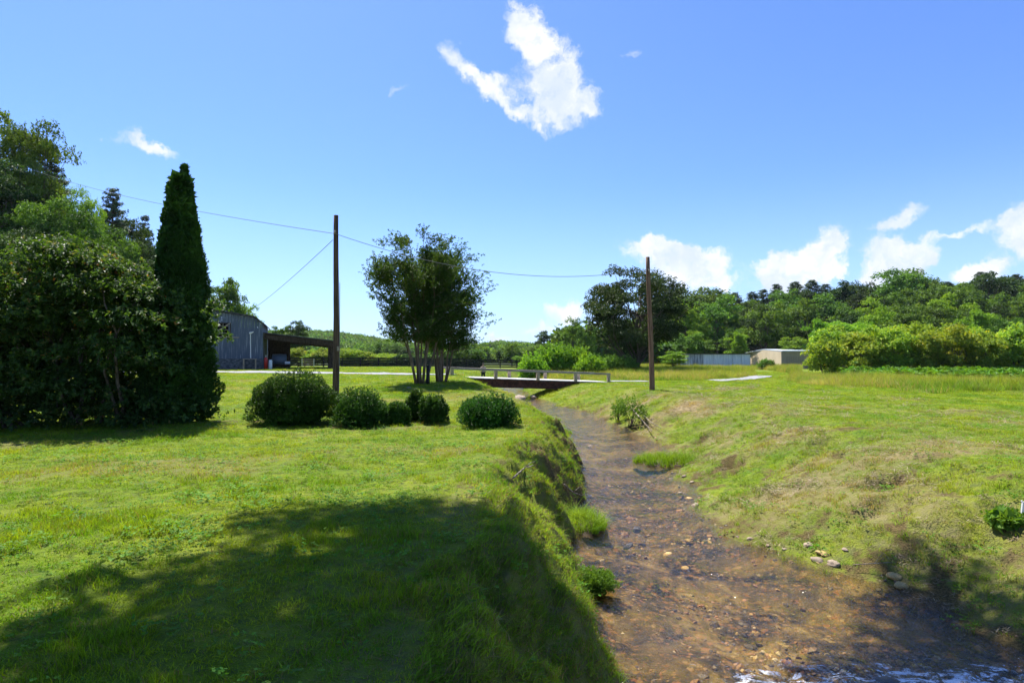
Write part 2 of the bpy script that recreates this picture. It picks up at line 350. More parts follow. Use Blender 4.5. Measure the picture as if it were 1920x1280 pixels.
M['rail'] = surf('weathered_timber', two((.20, .16, .12), (.42, .36, .29), (1, 14, 14), 2.0), .85, .2, bump=lambda g, p: g.noise(mapped(g, p, (2, 30, 30)), 3, 4), bdist=.01)
M['post'] = surf('tan_timber', two((.26, .20, .13), (.48, .38, .26), (14, 14, 1.5), 2.0), .85, .2)
M['deck'] = surf('deck_timber', two((.46, .44, .41), (.72, .70, .66), (2, 9, 9), 2.0), .85, .2)
M['rust'] = surf('rusty_steel', two((.035, .012, .008), (.10, .035, .022), (2, 2, 2), 3.0), .8, .3, bump=lambda g, p: g.noise(p, 20, 4), bdist=.006)
M['black'] = surf('black_board', two((.010, .009, .009), (.03, .027, .025), (4, 4, 4), 3.0), .7, .25)
M['stone'] = surf('pale_stone', two((.16, .115, .075), (.42, .33, .24), (1, 1, 1), 14.0), .75, .3, bump=lambda g, p: g.noise(p, 30, 4), bdist=.01)
M['gravel'] = surf('gravel', lambda g, p: g.mix(g.noise(p, 25, 4, .7), (.14, .14, .15), (.40, .40, .43)), .9, .1, bump=lambda g, p: g.noise(p, 30, 4), bdist=.03)
M['wire'] = surf('wire', lambda g, p: (.16, .16, .16), .5, .4)
M['dead'] = surf('dead_wood', two((.10, .075, .055), (.34, .29, .24), (3, 3, 3), 5.0), .9, .1)

def ground_mat():
    m, g = newmat('ground_soil_and_turf')
    geo = g.n('ShaderNodeNewGeometry', out=None); p = geo.outputs['Position']
    at = g.n('ShaderNodeAttribute', attribute_name='soil', out='Fac'); dr = g.n('ShaderNodeAttribute', attribute_name='dry', out='Fac'); wo = g.n('ShaderNodeAttribute', attribute_name='wood', out='Fac')
    bd = g.n('ShaderNodeAttribute', attribute_name='bed', out='Fac')
    n1 = g.noise(p, .5, 5, .6); n2 = g.noise(p, 7, 5, .7); n3 = g.noise(p, 40, 3, .7)
    gr = g.mix(g.sm(n1, .35, .65), (.11, .18, .010), (.20, .235, .02))
    gr = g.mix(g.sm(n2, .4, .7), gr, (.055, .095, .014))
    gr = g.mix(g.m('MULTIPLY', g.sm(n3, .5, .75), .5), gr, (.16, .16, .045))
    dry = g.mix(g.sm(n2, .35, .65), (.14, .105, .05), (.27, .21, .11))
    soil = g.mix(g.sm(n3, .35, .7), (.05, .032, .014), (.17, .115, .05))
    col = g.mix(g.m('ADD', dr, g.m('MULTIPLY', g.m('SUBTRACT', n2, .5), .6), clamp=True), gr, dry)
    col = g.mix(g.m('MULTIPLY', g.sm(g.m('ADD', at, g.m('MULTIPLY', g.m('SUBTRACT', n2, .5), 1.4)), .3, .9), .85), col, soil)
    col = g.mix(wo, col, (.03, .045, .012))
    # stream bed: amber sand, gravel and dark silt
    b1 = g.noise(p, 1.1, 5, .65, .6); b2 = g.noise(p, 9, 4, .7); vo = g.n('ShaderNodeTexVoronoi', {'Vector': p, 'Scale': 16.0, 'Randomness': 1.0}, out=None)
    bed = g.ramp(b1, [(.39, (.014, .013, .011)), (.47, (.055, .043, .022)), (.58, (.17, .125, .045)), (.72, (.37, .285, .12))])
    peb = g.ramp(g.n('ShaderNodeSeparateColor', {0: vo.outputs['Color']}), [(0, (.03, .024, .018)), (.4, (.17, .10, .03)), (.7, (.34, .20, .06)), (.85, (.32, .12, .04)), (1, (.46, .36, .18))])
    bed = g.mix(g.m('MULTIPLY', g.sm(b2, .45, .6), .65), bed, peb)
    col = g.mix(bd, col, bed)
    bump = g.n('ShaderNodeBump', {'Height': g.m('ADD', n3, g.m('MULTIPLY', n2, 1.5)), 'Distance': .05, 'Strength': .8})
    return finish(m, g, g.n('ShaderNodeBsdfPrincipled', {'Base Color': col, 'Roughness': .95, 'Specular IOR Level': .1, 'Normal': bump}))
M['ground'] = ground_mat()

def grass_mat(name, green, yellow, dryc, nscale=.6, trans=.45):
    m, g = newmat(name)
    geo = g.n('ShaderNodeNewGeometry', out=None); p = geo.outputs['Position']
    dry = g.n('ShaderNodeAttribute', attribute_name='dryness', attribute_type='INSTANCER', out='Fac')
    oi = g.n('ShaderNodeObjectInfo', out='Random')
    r = g.m('FRACT', g.m('ADD', geo.outputs['Random Per Island'], g.m('MULTIPLY', oi, 7.3)))
    n = g.noise(p, nscale, 4, .6); n2 = g.noise(p, 4.0, 3, .6)
    c = g.mix(g.sm(n, .36, .64), green, yellow)
    c = g.mix(g.m('MULTIPLY', g.sm(n2, .4, .7), .5), c, tuple(k * .62 for k in green))
    f = g.m('GREATER_THAN', g.m('ADD', dry, g.m('MULTIPLY', g.m('SUBTRACT', n2, .5), .35)), r)
    c = g.mix(f, c, dryc)
    c = g.n('ShaderNodeHueSaturation', {'Value': g.m('MULTIPLY_ADD', r, .95, .5), 'Color': c})
    pr = g.n('ShaderNodeBsdfPrincipled', {'Base Color': c, 'Roughness': .55, 'Specular IOR Level': .15})
    t = g.n('ShaderNodeBsdfTranslucent', {'Color': g.mix(1.0, c, (1.4, 1.25, .35), 'MULTIPLY')})
    return finish(m, g, g.n('ShaderNodeMixShader', {0: trans, 1: pr, 2: t}))
M['grass'] = grass_mat('lawn_grass_blade', (.12, .26, .009), (.30, .38, .016), (.38, .30, .14))
M['tall'] = grass_mat('meadow_grass_blade', (.13, .26, .022), (.30, .35, .05), (.55, .45, .22), .12)
M['sedge'] = grass_mat('sedge_blade', (.13, .27, .015), (.25, .36, .03), (.30, .27, .12), 1.0)
M['clover'] = leafmat('clover_leaf', [(0, (.06, .15, .012)), (.6, (.11, .24, .02)), (1, (.18, .33, .04))], nscale=2, spec=.1)

def water_mat():
    m, g = newmat('stream_water')
    geo = g.n('ShaderNodeNewGeometry', out=None); p = geo.outputs['Position']
    fo = g.n('ShaderNodeAttribute', attribute_name='foam', out='Fac')
    mp = g.n('ShaderNodeMapping', {'Vector': p, 'Scale': (2.2, 1.0, 1.0), 'Rotation': (0, 0, .25)})
    w1 = g.noise(mp, 3.2, 4, .6, .5); w2 = g.noise(mp, 11.0, 3, .6, .8); w3 = g.noise(p, 34.0, 2, .5)
    h = g.m('ADD', g.m('ADD', g.m('MULTIPLY', w1, 1.0), g.m('MULTIPLY', w2, .38)), g.m('MULTIPLY', w3, .10))
    bump = g.n('ShaderNodeBump', {'Height': h, 'Distance': .10, 'Strength': .6})
    fr = g.n('ShaderNodeFresnel', {'IOR': 1.33, 'Normal': bump})
    fr = g.m('MULTIPLY', fr, .92, clamp=True)
    gl = g.n('ShaderNodeBsdfGlossy', {'Color': (1, 1, 1, 1), 'Roughness': .04, 'Normal': bump})
    tr = g.n('ShaderNodeBsdfTransparent', {'Color': (.94, .88, .68, 1)})
    wsh = g.n('ShaderNodeMixShader', {0: fr, 1: tr, 2: gl})
    fm = g.n('ShaderNodeMapping', {'Vector': p, 'Scale': (1.0, 2.6, 1.0), 'Rotation': (0, 0, .45)})
    fn = g.noise(fm, 2.6, 8, .72, 1.4); fn2 = g.noise(p, 38.0, 4, .7)
    f = g.m('MULTIPLY', g.sm(g.m('ADD', g.m('ADD', fn, g.m('MULTIPLY', g.m('SUBTRACT', fn2, .5), .30)), g.m('MULTIPLY', g.m('SUBTRACT', fo, 1.0), .28)), .47, .62), g.sm(fo, .05, .4))
    foam = g.n('ShaderNodeBsdfDiffuse', {'Color': (.72, .78, .85, 1)})
    return finish(m, g, g.n('ShaderNodeMixShader', {0: g.m('MULTIPLY', f, .85), 1: wsh, 2: foam}))
M['water'] = water_mat()

# ------------------------------------------------------------------ ground and stream
def grow(a, b, s0, k, mx=60):
    out = [a]; s = s0
    while out[-1] < b: out.append(out[-1] + s); s = min(s * k, mx)
    return out
xs = np.array(sorted([-v for v in grow(2.5, 1500, .10, 1.045)] + list(np.arange(-2.4, 9, .085)) + grow(9, 1500, .10, 1.045)))
ys = np.array(sorted([3.5 - v for v in grow(.1, 60, .12, 1.2)] + list(np.arange(3.5, 18, .085)) + grow(18, 1500, .09, 1.018, 30)))
X, Y = np.meshgrid(xs, ys); Zg = gz(X, Y)
nx, ny = len(xs), len(ys)
mb = MB(); i = np.arange(ny - 1)[:, None] * nx; j = np.arange(nx - 1)[None, :]
mb.add(np.stack([X, Y, Zg], -1).reshape(-1, 3), np.stack([i + j, i + j + 1, i + nx + j + 1, i + nx + j], -1).reshape(-1, 4))
me = mb.mesh('ground', True)
def fields(x, y):
    xl = XL(y); xr = XR(y)
    inside = ((x > xl - .05) & (x < xr + .05) & (y < 160)).astype(float)
    tr = x - xr; tl = xl - x
    dry = ss(7.5, 1.5, tr) * (tr > -.2) * ss(44, 25, y) * (.20 + 1.6 * (fbm(x, y, .8, 60) - .5)) * 1.1
    dry = dry + .12 * ss(14, 5, tr) * (tr > 0) * ss(46, 28, y)
    dry = dry + (tl > -.2) * ss(2.6, .2, tl) * ss(24, 16, y) * .35
    # browner turf patches
    dry = dry + ss(.60, .75, fbm(x, y, .45, 61)) * .4 * ss(90, 40, y)
    soil = np.zeros_like(x) + ss(.70, .85, fbm(x, y, .9, 62)) * .6 * ss(60, 30, y)
    soil = soil + (tr > -.3) * ss(.9, -.1, tr) * ss(60, 40, y) * .75 + (tl > -.3) * ss(.5, -.1, tl) * ss(60, 40, y) * (.35 + .45 * ss(7, 9.5, y))
    for (nx_, ny_, nr, nd) in NOTCH: soil = soil + 1.0 * np.exp(-((x - nx_) ** 2 + (y - ny_) ** 2) / (nr * 1.15) ** 2)
    soil = soil + ss(.56, .66, fbm(x, y, 2.0, 66, 3)) * (tl > 0) * ss(1.5, .9, tl) * ss(30, 18, y) * ss(6.5, 9, y) * .9 + ss(.58, .70, fbm(x, y, 1.5, 67, 3)) * (tr > 0) * ss(3.0, 1.2, tr) * ss(45, 30, y) * .5 + ss(.60, .70, fbm(x, y, 3.2, 68, 3)) * (tr > 0) * ss(7, 3, tr) * ss(30, 18, y) * .65  # bare bank earth; last term paints dark holes and shadow gaps in the turf
    for (bx, by, br) in BARE: soil = soil + .7 * np.exp(-(((x - bx) / br) ** 2 + ((y - by) / (br * .7)) ** 2))
    wood = np.maximum(ss(0, 5, -x - .35 * y - 18) * ss(34, 50, y), ss(100, 112, y + .12 * (x - 60)) * ss(20, 40, x))
    wood = np.maximum(wood, ss(120, 160, y))
    return np.clip(dry, 0, 1), np.clip(soil, 0, 1), wood, inside
bp = hit([1570, 1760, 1345, 1800, 420, 590, 640, 700, 775, 840, 990, 930, 1180], [806, 858, 890, 770, 790, 795, 800, 806, 735, 800, 790, 862, 760])
BARE = [(b[0], b[1], r) for b, r in zip(bp, [.55, .7, .5, .6, 1.0, .7, .5, .8, .7, .5, .5, .25, .6])]
BARE = [(b[0], b[1], b[2]) for b in BARE]
dryF, soilF, woodF, bedF = fields(X.ravel(), Y.ravel())
for nm, arr in (('dry', dryF), ('soil', soilF), ('wood', woodF), ('bed', bedF)):
    a = me.attributes.new(nm, 'FLOAT', 'POINT'); a.data.foreach_set('value', arr.astype(np.float32))
meta(link('ground', me, M['ground']), kind='structure')

# water sheet
ysw = np.array(list(np.arange(-12, 3, .4)) + list(np.arange(3, 24, .07)) + list(np.arange(24, 60, .25)) + list(np.arange(60, 130, 1.)))
uu = np.linspace(-.12, 1.12, 110)
xl = XL(ysw)[:, None]; xr = XR(ysw)[:, None]; XW = xl + (xr - xl) * uu[None, :]; YW = np.repeat(ysw[:, None], len(uu), 1)
rap = ss(8.0, 5.6, YW + .35 * (3 - XW)) ; 
rap = np.clip(ss(6.6, 5.3, YW - .0 * XW) * ss(1.2, 2.4, XW), 0, 1)
ZW = WATER + .012 * np.sin(YW * 5 + XW * 3) * ss(30, 10, YW) + rap * (fbm(XW * 1.0, YW * 2.2, 2.2, 71, 5) - .5) * .16 + (fbm(XW * 1.6, YW, 2.4, 72, 3) - .5) * .03 * ss(40, 10, YW)
mb = MB(); n = len(uu); i = np.arange(len(ysw) - 1)[:, None] * n; j = np.arange(n - 1)[None, :]
mb.add(np.stack([XW, YW, ZW], -1).reshape(-1, 3), np.stack([i + j, i + j + 1, i + n + j + 1, i + n + j], -1).reshape(-1, 4))
mw = mb.mesh('stream', True); a = mw.attributes.new('foam', 'FLOAT', 'POINT')
foam = np.clip(rap * 1.0 + ss(12, 8, YW) * .12, 0, 1)
a.data.foreach_set('value', foam.ravel().astype(np.float32))
meta(link('stream_water', mw, M['water']), kind='structure')

# gravel drive
def ribbon(name, pts, w, mat, off=.035):
    pts = np.array(pts, float); s = np.concatenate([[0], np.cumsum(np.linalg.norm(np.diff(pts, axis=0), axis=1))]); k = max(8, int(s[-1] / .5))
    t = np.linspace(0, s[-1], k); c = np.stack([np.interp(t, s, pts[:, 0]), np.interp(t, s, pts[:, 1])], 1)
    for _ in range(6): c[1:-1] = (c[:-2] + 2 * c[1:-1] + c[2:]) / 4
    d = nrm(np.gradient(c, axis=0)); nn = np.stack([-d[:, 1], d[:, 0]], 1); m = 9
    off_ = np.linspace(-w / 2, w / 2, m)[None, :, None] * (1 + .12 * np.sin(t * 1.7) + .08 * np.sin(t * 4.1))[:, None, None]
    G = c[:, None, :] + nn[:, None, :] * off_
    z = gz(G[..., 0], G[..., 1]) + off + .02 * (1 - np.linspace(-1, 1, m)[None, :] ** 2)
    V = np.concatenate([G, z[..., None]], -1).reshape(-1, 3)
    i = np.arange(k - 1)[:, None] * m; j = np.arange(m - 1)[None, :]
    b = MB(); b.add(V, np.stack([i + j, i + j + 1, i + m + j + 1, i + m + j], -1).reshape(-1, 4))
    return meta(link(name, b.mesh(name, True), mat), kind='structure')
BL0 = Vector((-4.7, 44.5, .30)); BR0 = Vector((8.0, 48.0, -.24))
ribbon('gravel_drive', [(-60, 48), (-40, 51), (-28, 52.5), (-15, 50), (-4.9, 46.3)], 3.0, M['gravel'], .05)
ribbon('gravel_drive', [(8.2, 49.8), (11.5, 50.3)], 2.0, M['gravel'], .05)
ribbon('gravel_drive', [(17.5, 51.7), (22, 55), (26.5, 62)], 2.0, M['gravel'], .06)

# ------------------------------------------------------------------ scatter (stuff)
def make_gn(name, coll):
    ng = bpy.data.node_groups.new(name, 'GeometryNodeTree')
    ng.interface.new_socket('Geometry', in_out='INPUT', socket_type='NodeSocketGeometry'); ng.interface.new_socket('Geometry', in_out='OUTPUT', socket_type='NodeSocketGeometry')
    gi = ng.nodes.new('NodeGroupInput'); go = ng.nodes.new('NodeGroupOutput')
    ci = ng.nodes.new('GeometryNodeCollectionInfo'); ci.inputs['Collection'].default_value = coll; ci.inputs['Separate Children'].default_value = True; ci.inputs['Reset Children'].default_value = True
    iop = ng.nodes.new('GeometryNodeInstanceOnPoints'); iop.inputs['Pick Instance'].default_value = True
    def attr(nm, t):
        a = ng.nodes.new('GeometryNodeInputNamedAttribute'); a.data_type = t; a.inputs['Name'].default_value = nm; return a.outputs['Attribute']
    L = ng.links.new
    L(gi.outputs[0], iop.inputs['Points']); L(ci.outputs[0], iop.inputs['Instance']); L(attr('pick', 'INT'), iop.inputs['Instance Index'])
    L(attr('rot', 'FLOAT_VECTOR'), iop.inputs['Rotation']); L(attr('scl', 'FLOAT_VECTOR'), iop.inputs['Scale']); L(iop.outputs[0], go.inputs[0])
    return ng
def scatter(name, protos, pts, scl3, dryness, mat, label, cat, rng, tilt=.15, rot=None):
    coll = bpy.data.collections.new(name + '_sources')
    for k, me in enumerate(protos):
        if not me.materials: me.materials.append(mat)
        coll.objects.link(bpy.data.objects.new('%s_source_%02d' % (name, k), me))
    me = bpy.data.meshes.new(name); me.vertices.add(len(pts)); me.vertices.foreach_set('co', pts.astype(np.float32).ravel())
    def at(nm, t, arr, key): a = me.attributes.new(nm, t, 'POINT'); a.data.foreach_set(key, arr.ravel())
    n = len(pts)
    at('pick', 'INT', rng.integers(0, len(protos), n).astype(np.int32), 'value')
    if rot is None: rot = np.stack([rng.normal(0, tilt, n), rng.normal(0, tilt, n), rng.uniform(0, 6.28, n)], 1)
    at('rot', 'FLOAT_VECTOR', rot.astype(np.float32), 'vector'); at('scl', 'FLOAT_VECTOR', scl3.astype(np.float32), 'vector')
    at('dryness', 'FLOAT', dryness.astype(np.float32), 'value')
    o = link(name, me); md = o.modifiers.new('scatter', 'NODES'); md.node_group = make_gn(name, coll)
    return meta(o, label, cat, kind='stuff')

def blade_tuft(rng, nb, rad, h, w, lean=.5, seg=2, hv=.4):
    b = MB(); n = nb
    r = np.sqrt(rng.random(n)) * rad; a = rng.uniform(0, 6.28, n); base = np.stack([r * np.cos(a), r * np.sin(a), np.full(n, -.012)], 1)
    H = h * rng.uniform(1 - hv, 1 + hv, n); az = rng.uniform(0, 6.28, n); ln = np.abs(rng.normal(0, lean, n)) * H
    out = np.stack([np.cos(az), np.sin(az), 0 * az], 1); fa = rng.uniform(0, 6.28, n); side = np.stack([np.cos(fa), np.sin(fa), 0 * fa], 1)
    W_ = w * rng.uniform(.6, 1.3, n)
    rows = []
    for k in range(seg + 1):
        t = k / seg; c = base + out * (ln * t ** 2)[:, None] + np.array([0, 0, 1.]) * (H * (t - .25 * t * t * lean))[:, None]
        ww = (W_ * (1 - t * .9) / 2)[:, None]
        rows += [c - side * ww, c + side * ww]
    V = np.stack(rows, 1).reshape(-1, 3); m = 2 * (seg + 1)
    Q = [[2 * k, 2 * k + 1, 2 * k + 3, 2 * k + 2] for k in range(seg)]
    b.add(V, (np.arange(n)[:, None, None] * m + np.array(Q)[None]).reshape(-1, 4)); return b
r_ = np.random.default_rng(11)
def samp(px0, px1, d0, d1, dens, rng, pw=None):
    """random ground points between distances, inside the view fan with margin; density falls with distance"""
    out = []
    ed = np.geomspace(d0, d1, 40)
    for a, b in zip(ed[:-1], ed[1:]):
        m = (a + b) / 2; u0 = (px0 - 960) / F; u1 = (px1 - 960) / F
        n = int((b - a) * (u1 - u0) * m * dens(m)); y = rng.uniform(a, b, n); x = rng.uniform(u0, u1, n) * y
        out.append(np.stack([x, y], 1))
    return np.vstack(out)
# lawn grass
pts = samp(-120, 2040, 2.6, 75, lambda d: 170 * (5 / max(d, 5)) ** 1.05, r_)
pts = np.vstack([pts, np.stack([r_.uniform(-9, 1.5, 3500), r_.uniform(-5, 3, 3500)], 1), np.stack([r_.uniform(5.5, 9, 1200), r_.uniform(-4, 5, 1200)], 1)])
x, y = pts[:, 0], pts[:, 1]; dry, soil, wood, ins = fields(x, y)
z = gz(x, y)
drv = ((y > 44) & (y < 53) & (x < -4.5) & (np.abs(y - np.interp(x, [-60, -40, -28, -15, -4.9], [48, 51, 52.5, 50, 46.3])) < 1.45))
keep = (r_.random(len(x)) > np.clip(soil * 1.25, 0, .97)) & (ins < .5) & (z > WATER + .01) & ~drv
keep &= (np.clip(fbm(x, y, 2.3, 80, 3), 0, 1) * 1.5 + .12 > r_.random(len(x)) * (.55 + .8 * dry))
x, y, z, dry = x[keep], y[keep], z[keep], dry[keep]
gsz = .65 + 1.3 * ss(.48, .78, fbm(x, y, 1.6, 81, 3)); far = np.clip((y - 8) / 25, 0, 1.6)
sc = np.stack([(1 + far * 1.2), (1 + far * 1.2), gsz * (1 + far * .35)], 1) * r_.uniform(.75, 1.3, len(x))[:, None]
protos = [blade_tuft(r_, 34, .085, .046, .0065, .9).mesh('lawn_tuft') for _ in range(6)]
scatter('lawn_grass', protos, np.stack([x, y, z], 1), sc, dry * .95 + .10, M['grass'], 'short sunlit green and yellowish lawn grass on both sides of the stream', 'grass', r_)
# longer grass along the banks and in ragged clumps
pts = samp(-60, 2000, 3.0, 42, lambda d: 26 * (5 / max(d, 5)) ** 1.0, r_); x, y = pts[:, 0], pts[:, 1]
dry, soil, wood, ins = fields(x, y); tl = XL(y) - x; tr = x - XR(y)
edge = np.maximum((tl > .03) * ss(1.3, .1, tl) * ss(60, 30, y), (tr > .03) * ss(3.2, .3, tr) * .8)
pk = np.clip(edge * .9 + .30 * ss(.56, .7, fbm(x, y, .8, 90, 3)), 0, 1)
keep = (r_.random(len(x)) < pk) & (ins < .5) & (r_.random(len(x)) > soil * .5); x, y, dry = x[keep], y[keep], dry[keep]; z = gz(x, y)
protos = [blade_tuft(r_, 30, .07, .11, .0075, .9, 3).mesh('bank_tuft') for _ in range(5)]
s_ = r_.uniform(.5, 1.15, len(x))[:, None] * (1 + np.clip((y - 10) / 30, 0, 1))[:, None] * np.ones((1, 3))
scatter('bank_grass', protos, np.stack([x, y, z], 1), s_, dry * .7 + .12, M['sedge'], 'longer ragged grass tufts along both stream banks', 'grass', r_, .25)
n = 9000; y = 3.2 + 22 * r_.random(n) ** 1.3; tl = r_.uniform(.0, 1.3, n); x = XL(y) - tl; z = gz(x, y); dry, soil, wood, ins = fields(x, y); k = (r_.random(n) > soil * .8) & (z > WATER) & (r_.random(n) < .35 + .7 * ss(9, 7, y) + 1.3 * ss(.4, .62, fbm(x, y, 2.2, 88, 3))); x, y, z, dry = x[k], y[k], z[k], dry[k]; n = len(x)
rot = np.stack([r_.normal(0, .3, n), r_.uniform(.1, .9, n), r_.uniform(-.5, .5, n)], 1)
protos2 = [blade_tuft(r_, 22, .07, .075, .0075, .9, 3).mesh('overhang_tuft') for _ in range(5)]
scatter('overhanging_grass', protos2, np.stack([x, y, z], 1), r_.uniform(.6, 1.25, n)[:, None] * np.ones((1, 3)), dry * .5 + .14, M['sedge'], 'shaggy grass hanging down the face of the left bank', 'grass', r_, rot=rot)
# clover and small broad weeds
def clover(rng):
    b = MB(); n = 12; C = np.stack([rng.normal(0, .05, n), rng.normal(0, .05, n), rng.uniform(.015, .05, n)], 1); C = np.repeat(C, 3, 0)
    a = np.repeat(rng.uniform(0, 6.28, n), 3) + np.tile([0, 2.09, 4.19], n)
    leaves(b, C, nrm(np.stack([np.cos(a), np.sin(a), rng.normal(.1, .2, n * 3)], 1)), nrm(np.array([0, 0, 1.]) + rng.normal(0, .3, (n * 3, 3))), np.full(n * 3, .016), np.full(n * 3, .015), .05); return b.mesh('clover_sprig')
pts = samp(-60, 2000, 3.0, 20, lambda d: 45 * (5 / max(d, 5)) ** .8, r_); x, y = pts[:, 0], pts[:, 1]; dry, soil, wood, ins = fields(x, y)
keep = (ins < .5) & (r_.random(len(x)) < (.12 + ss(.50, .72, fbm(x, y, 1.6, 95, 3))) * (1 - soil)); x, y = x[keep], y[keep]
scatter('clover_patches', [clover(r_) for _ in range(4)], np.stack([x, y, gz(x, y) + .005], 1), r_.uniform(.8, 1.8, len(x))[:, None] * np.ones((1, 3)), 0 * x, M['clover'], 'low clover and small round-leaved weeds in the mown lawn', 'clover', r_)
# tall meadow grass
pts = samp(1000, 2100, 28, 112, lambda d: 16 * (30 / max(d, 30)) ** .9, r_); x, y = pts[:, 0], pts[:, 1]
def drive_r(x, y): return np.abs(x - np.interp(y, [49.8, 50.5, 51.5, 56, 68, 88], [8.2, 12, 17, 24, 30, 36])) / 1.0
px_ = 960 + F * x / y
edge_d = np.interp(px_, [1000, 1150, 1300, 1440, 1500, 1560, 1700, 1920, 2100], [52, 53, 50, 60, 44, 37, 32, 29, 29])
dr = np.minimum(np.hypot(x - 12, y - 50.3), 99)
cR = np.array([(8.2, 49.8), (12, 50.5), (17, 51.5), (20.5, 53.5), (24, 56), (27.5, 61), (30, 68), (33, 78), (36, 88)])
tt = np.linspace(0, 8, 90); cR = np.stack([np.interp(tt, range(9), cR[:, 0]), np.interp(tt, range(9), cR[:, 1])], 1)
dd = np.min(np.hypot(x[:, None] - cR[None, :, 0], y[:, None] - cR[None, :, 1]), 1)
keep = (y > edge_d + 12 * (fbm(x, y, .25, 99) - .5)) & ((dd > 2.0) | ((px_ > 1210) & (px_ < 1318))) & (x > XR(y) + 1.5) & ~((x > 28) & (y > 58) & (px_ > 1500))
# the near side of the drive stays low enough to see the gravel
keep &= ~((y < 62) & (y > 40) & (dd < 9) & (px_ > 1320) & (px_ < 1480) & (y < np.interp(px_, [1320, 1480], [54, 64])))
edge2 = (y > 48) & (y < 52) & (px_ > 1205) & (px_ < 1315)
keep &= r_.random(len(x)) < .3 + .7 * ss(0, 5, y - edge_d); keep0 = keep; x, y = x[keep], y[keep]
protos = [blade_tuft(r_, 40, .22, .62, .016, .35, 2).mesh('meadow_tuft') for _ in range(5)]
drt = np.clip(.25 + 1.1 * (fbm(x, y, .16, 120, 3) - .42), 0.05, .85)
ed_ = edge_d[keep0]; hh = (.5 + .6 * ss(-2, 6, y - ed_)) * r_.uniform(.45, 1.2, len(x)) * (.7 + .5 * ss(.3, .7, fbm(x, y, .25, 121)))
scatter('meadow_grass', protos, np.stack([x, y, gz(x, y)], 1), np.stack([1.3 + 0 * hh, 1.3 + 0 * hh, hh], 1), drt, M['tall'], 'tall yellow-green unmown meadow grass beyond the mown right bank', 'grass', r_)
# bright green weeds at the foot of the orchard
def weedclump(rng, L, n=26, h=.5):
    b = MB(); C = np.stack([rng.normal(0, .18, n), rng.normal(0, .18, n), rng.uniform(.05, h, n)], 1); A = nrm(C * np.array([1.4, 1.4, .3]) + np.array([0, 0, .35]) + rng.normal(0, .15, (n, 3)))
    sprigs(b, C, A, 6, .12, L, L * .5, rng, up=.6); return b.mesh('weed_clump')
pts = samp(1560, 2080, 29, 60, lambda d: 7 * (30 / d), r_); x, y = pts[:, 0], pts[:, 1]; px_ = 960 + F * x / y
lim = np.interp(px_, [1560, 1640, 1760, 1920, 2080], [60, 46, 42, 38, 36]); keep = (y > lim) & (r_.random(len(x)) < .4 + .9 * ss(.35, .6, fbm(x, y, .3, 130))); x, y = x[keep], y[keep]
scatter('orchard_weeds', [weedclump(r_, .16) for _ in range(4)], np.stack([x, y, gz(x, y)], 1), r_.uniform(1.2, 2.2, len(x))[:, None] * np.array([[1.2, 1.2, .8]]), 0 * x, M['weed'], 'bright green leafy weeds in front of the orchard rows on the right', 'weeds', r_)
# dry straw litter on the right bank
pts = samp(1000, 2040, 4.5, 40, lambda d: 60 * (6 / max(d, 6)) ** 1.0, r_); x, y = pts[:, 0], pts[:, 1]; dry, soil, wood, ins = fields(x, y)
keep = (ins < .5) & (r_.random(len(x)) < dry * 1.25 * (.12 + .9 * ss(.46, .66, fbm(x, y, 1.1, 140, 3)))) & (x > XR(y)); x, y = x[keep], y[keep]
def straw(rng):
    b = MB(); n = 26; C = np.stack([rng.normal(0, .07, n), rng.normal(0, .07, n), rng.uniform(.005, .04, n)], 1); a = rng.uniform(0, 6.28, n)
    leaves(b, C, nrm(np.stack([np.cos(a), np.sin(a), rng.normal(.05, .2, n)], 1)), nrm(np.array([0, 0, 1.]) + rng.normal(0, .3, (n, 3))), rng.uniform(.04, .11, n), np.full(n, .005), .03); return b.mesh('straw_wisp')
M['straw'] = leafmat('straw', [(0, (.10, .075, .045)), (.5, (.26, .20, .12)), (1, (.46, .38, .25))], trans=.15, tint=(1, 1, 1), nscale=1.5)
scatter('dry_straw', [straw(r_) for _ in range(4)], np.stack([x, y, gz(x, y) + .01], 1), r_.uniform(.8, 1.7, len(x))[:, None] * (1 + np.clip((y - 8) / 25, 0, 1))[:, None] * np.ones((1, 3)), 0 * x, M['straw'], 'dry grey-brown cut grass litter lying on the right bank', 'straw', r_, .2)
# pebbles on the bed and margin
def pebble(rng, n=1):
    V = np.array([(a, b, c) for a in (-1, 0, 1) for b in (-1, 0, 1) for c in (-1, 0, 1) if (a, b, c) != (0, 0, 0)], float)
    import bmesh
    bm = bmesh.new(); bmesh.ops.create_icosphere(bm, subdivisions=n, radius=1.0); k = rng.normal(size=(5, 3)) * 1.3; ph = rng.uniform(0, 6, 5)
    sq = np.array([rng.uniform(.8, 1.3), rng.uniform(.7, 1.0), rng.uniform(.35, .6)])
    for v in bm.verts:
        c = np.array(v.co); f = 1 + .11 * np.sin(k @ c + ph).sum() + (.07 * np.sign(np.sin(k[:3] @ c * 2.3 + ph[:3])).sum() * np.abs(np.sin(k[:3] @ c * 2.3)).mean() if n > 1 else 0); v.co = Vector(c * sq * f)
    for f in bm.faces: f.smooth = n > 1
    me = bpy.data.meshes.new('stone'); bm.to_mesh(me); bm.free(); return me
M['pebble'] = leafmat('stream_pebble', [(0, (.03, .022, .016)), (.3, (.10, .06, .03)), (.55, (.28, .15, .05)), (.75, (.36, .16, .07)), (.9, (.42, .30, .14)), (1, (.5, .42, .3))], trans=.0, rough=.6, var=.25, nscale=1.4)
m_, g_ = newmat('stream_pebble_surface')
oi = g_.n('ShaderNodeObjectInfo', out='Random'); pos = g_.n('ShaderNodeNewGeometry', out='Position')
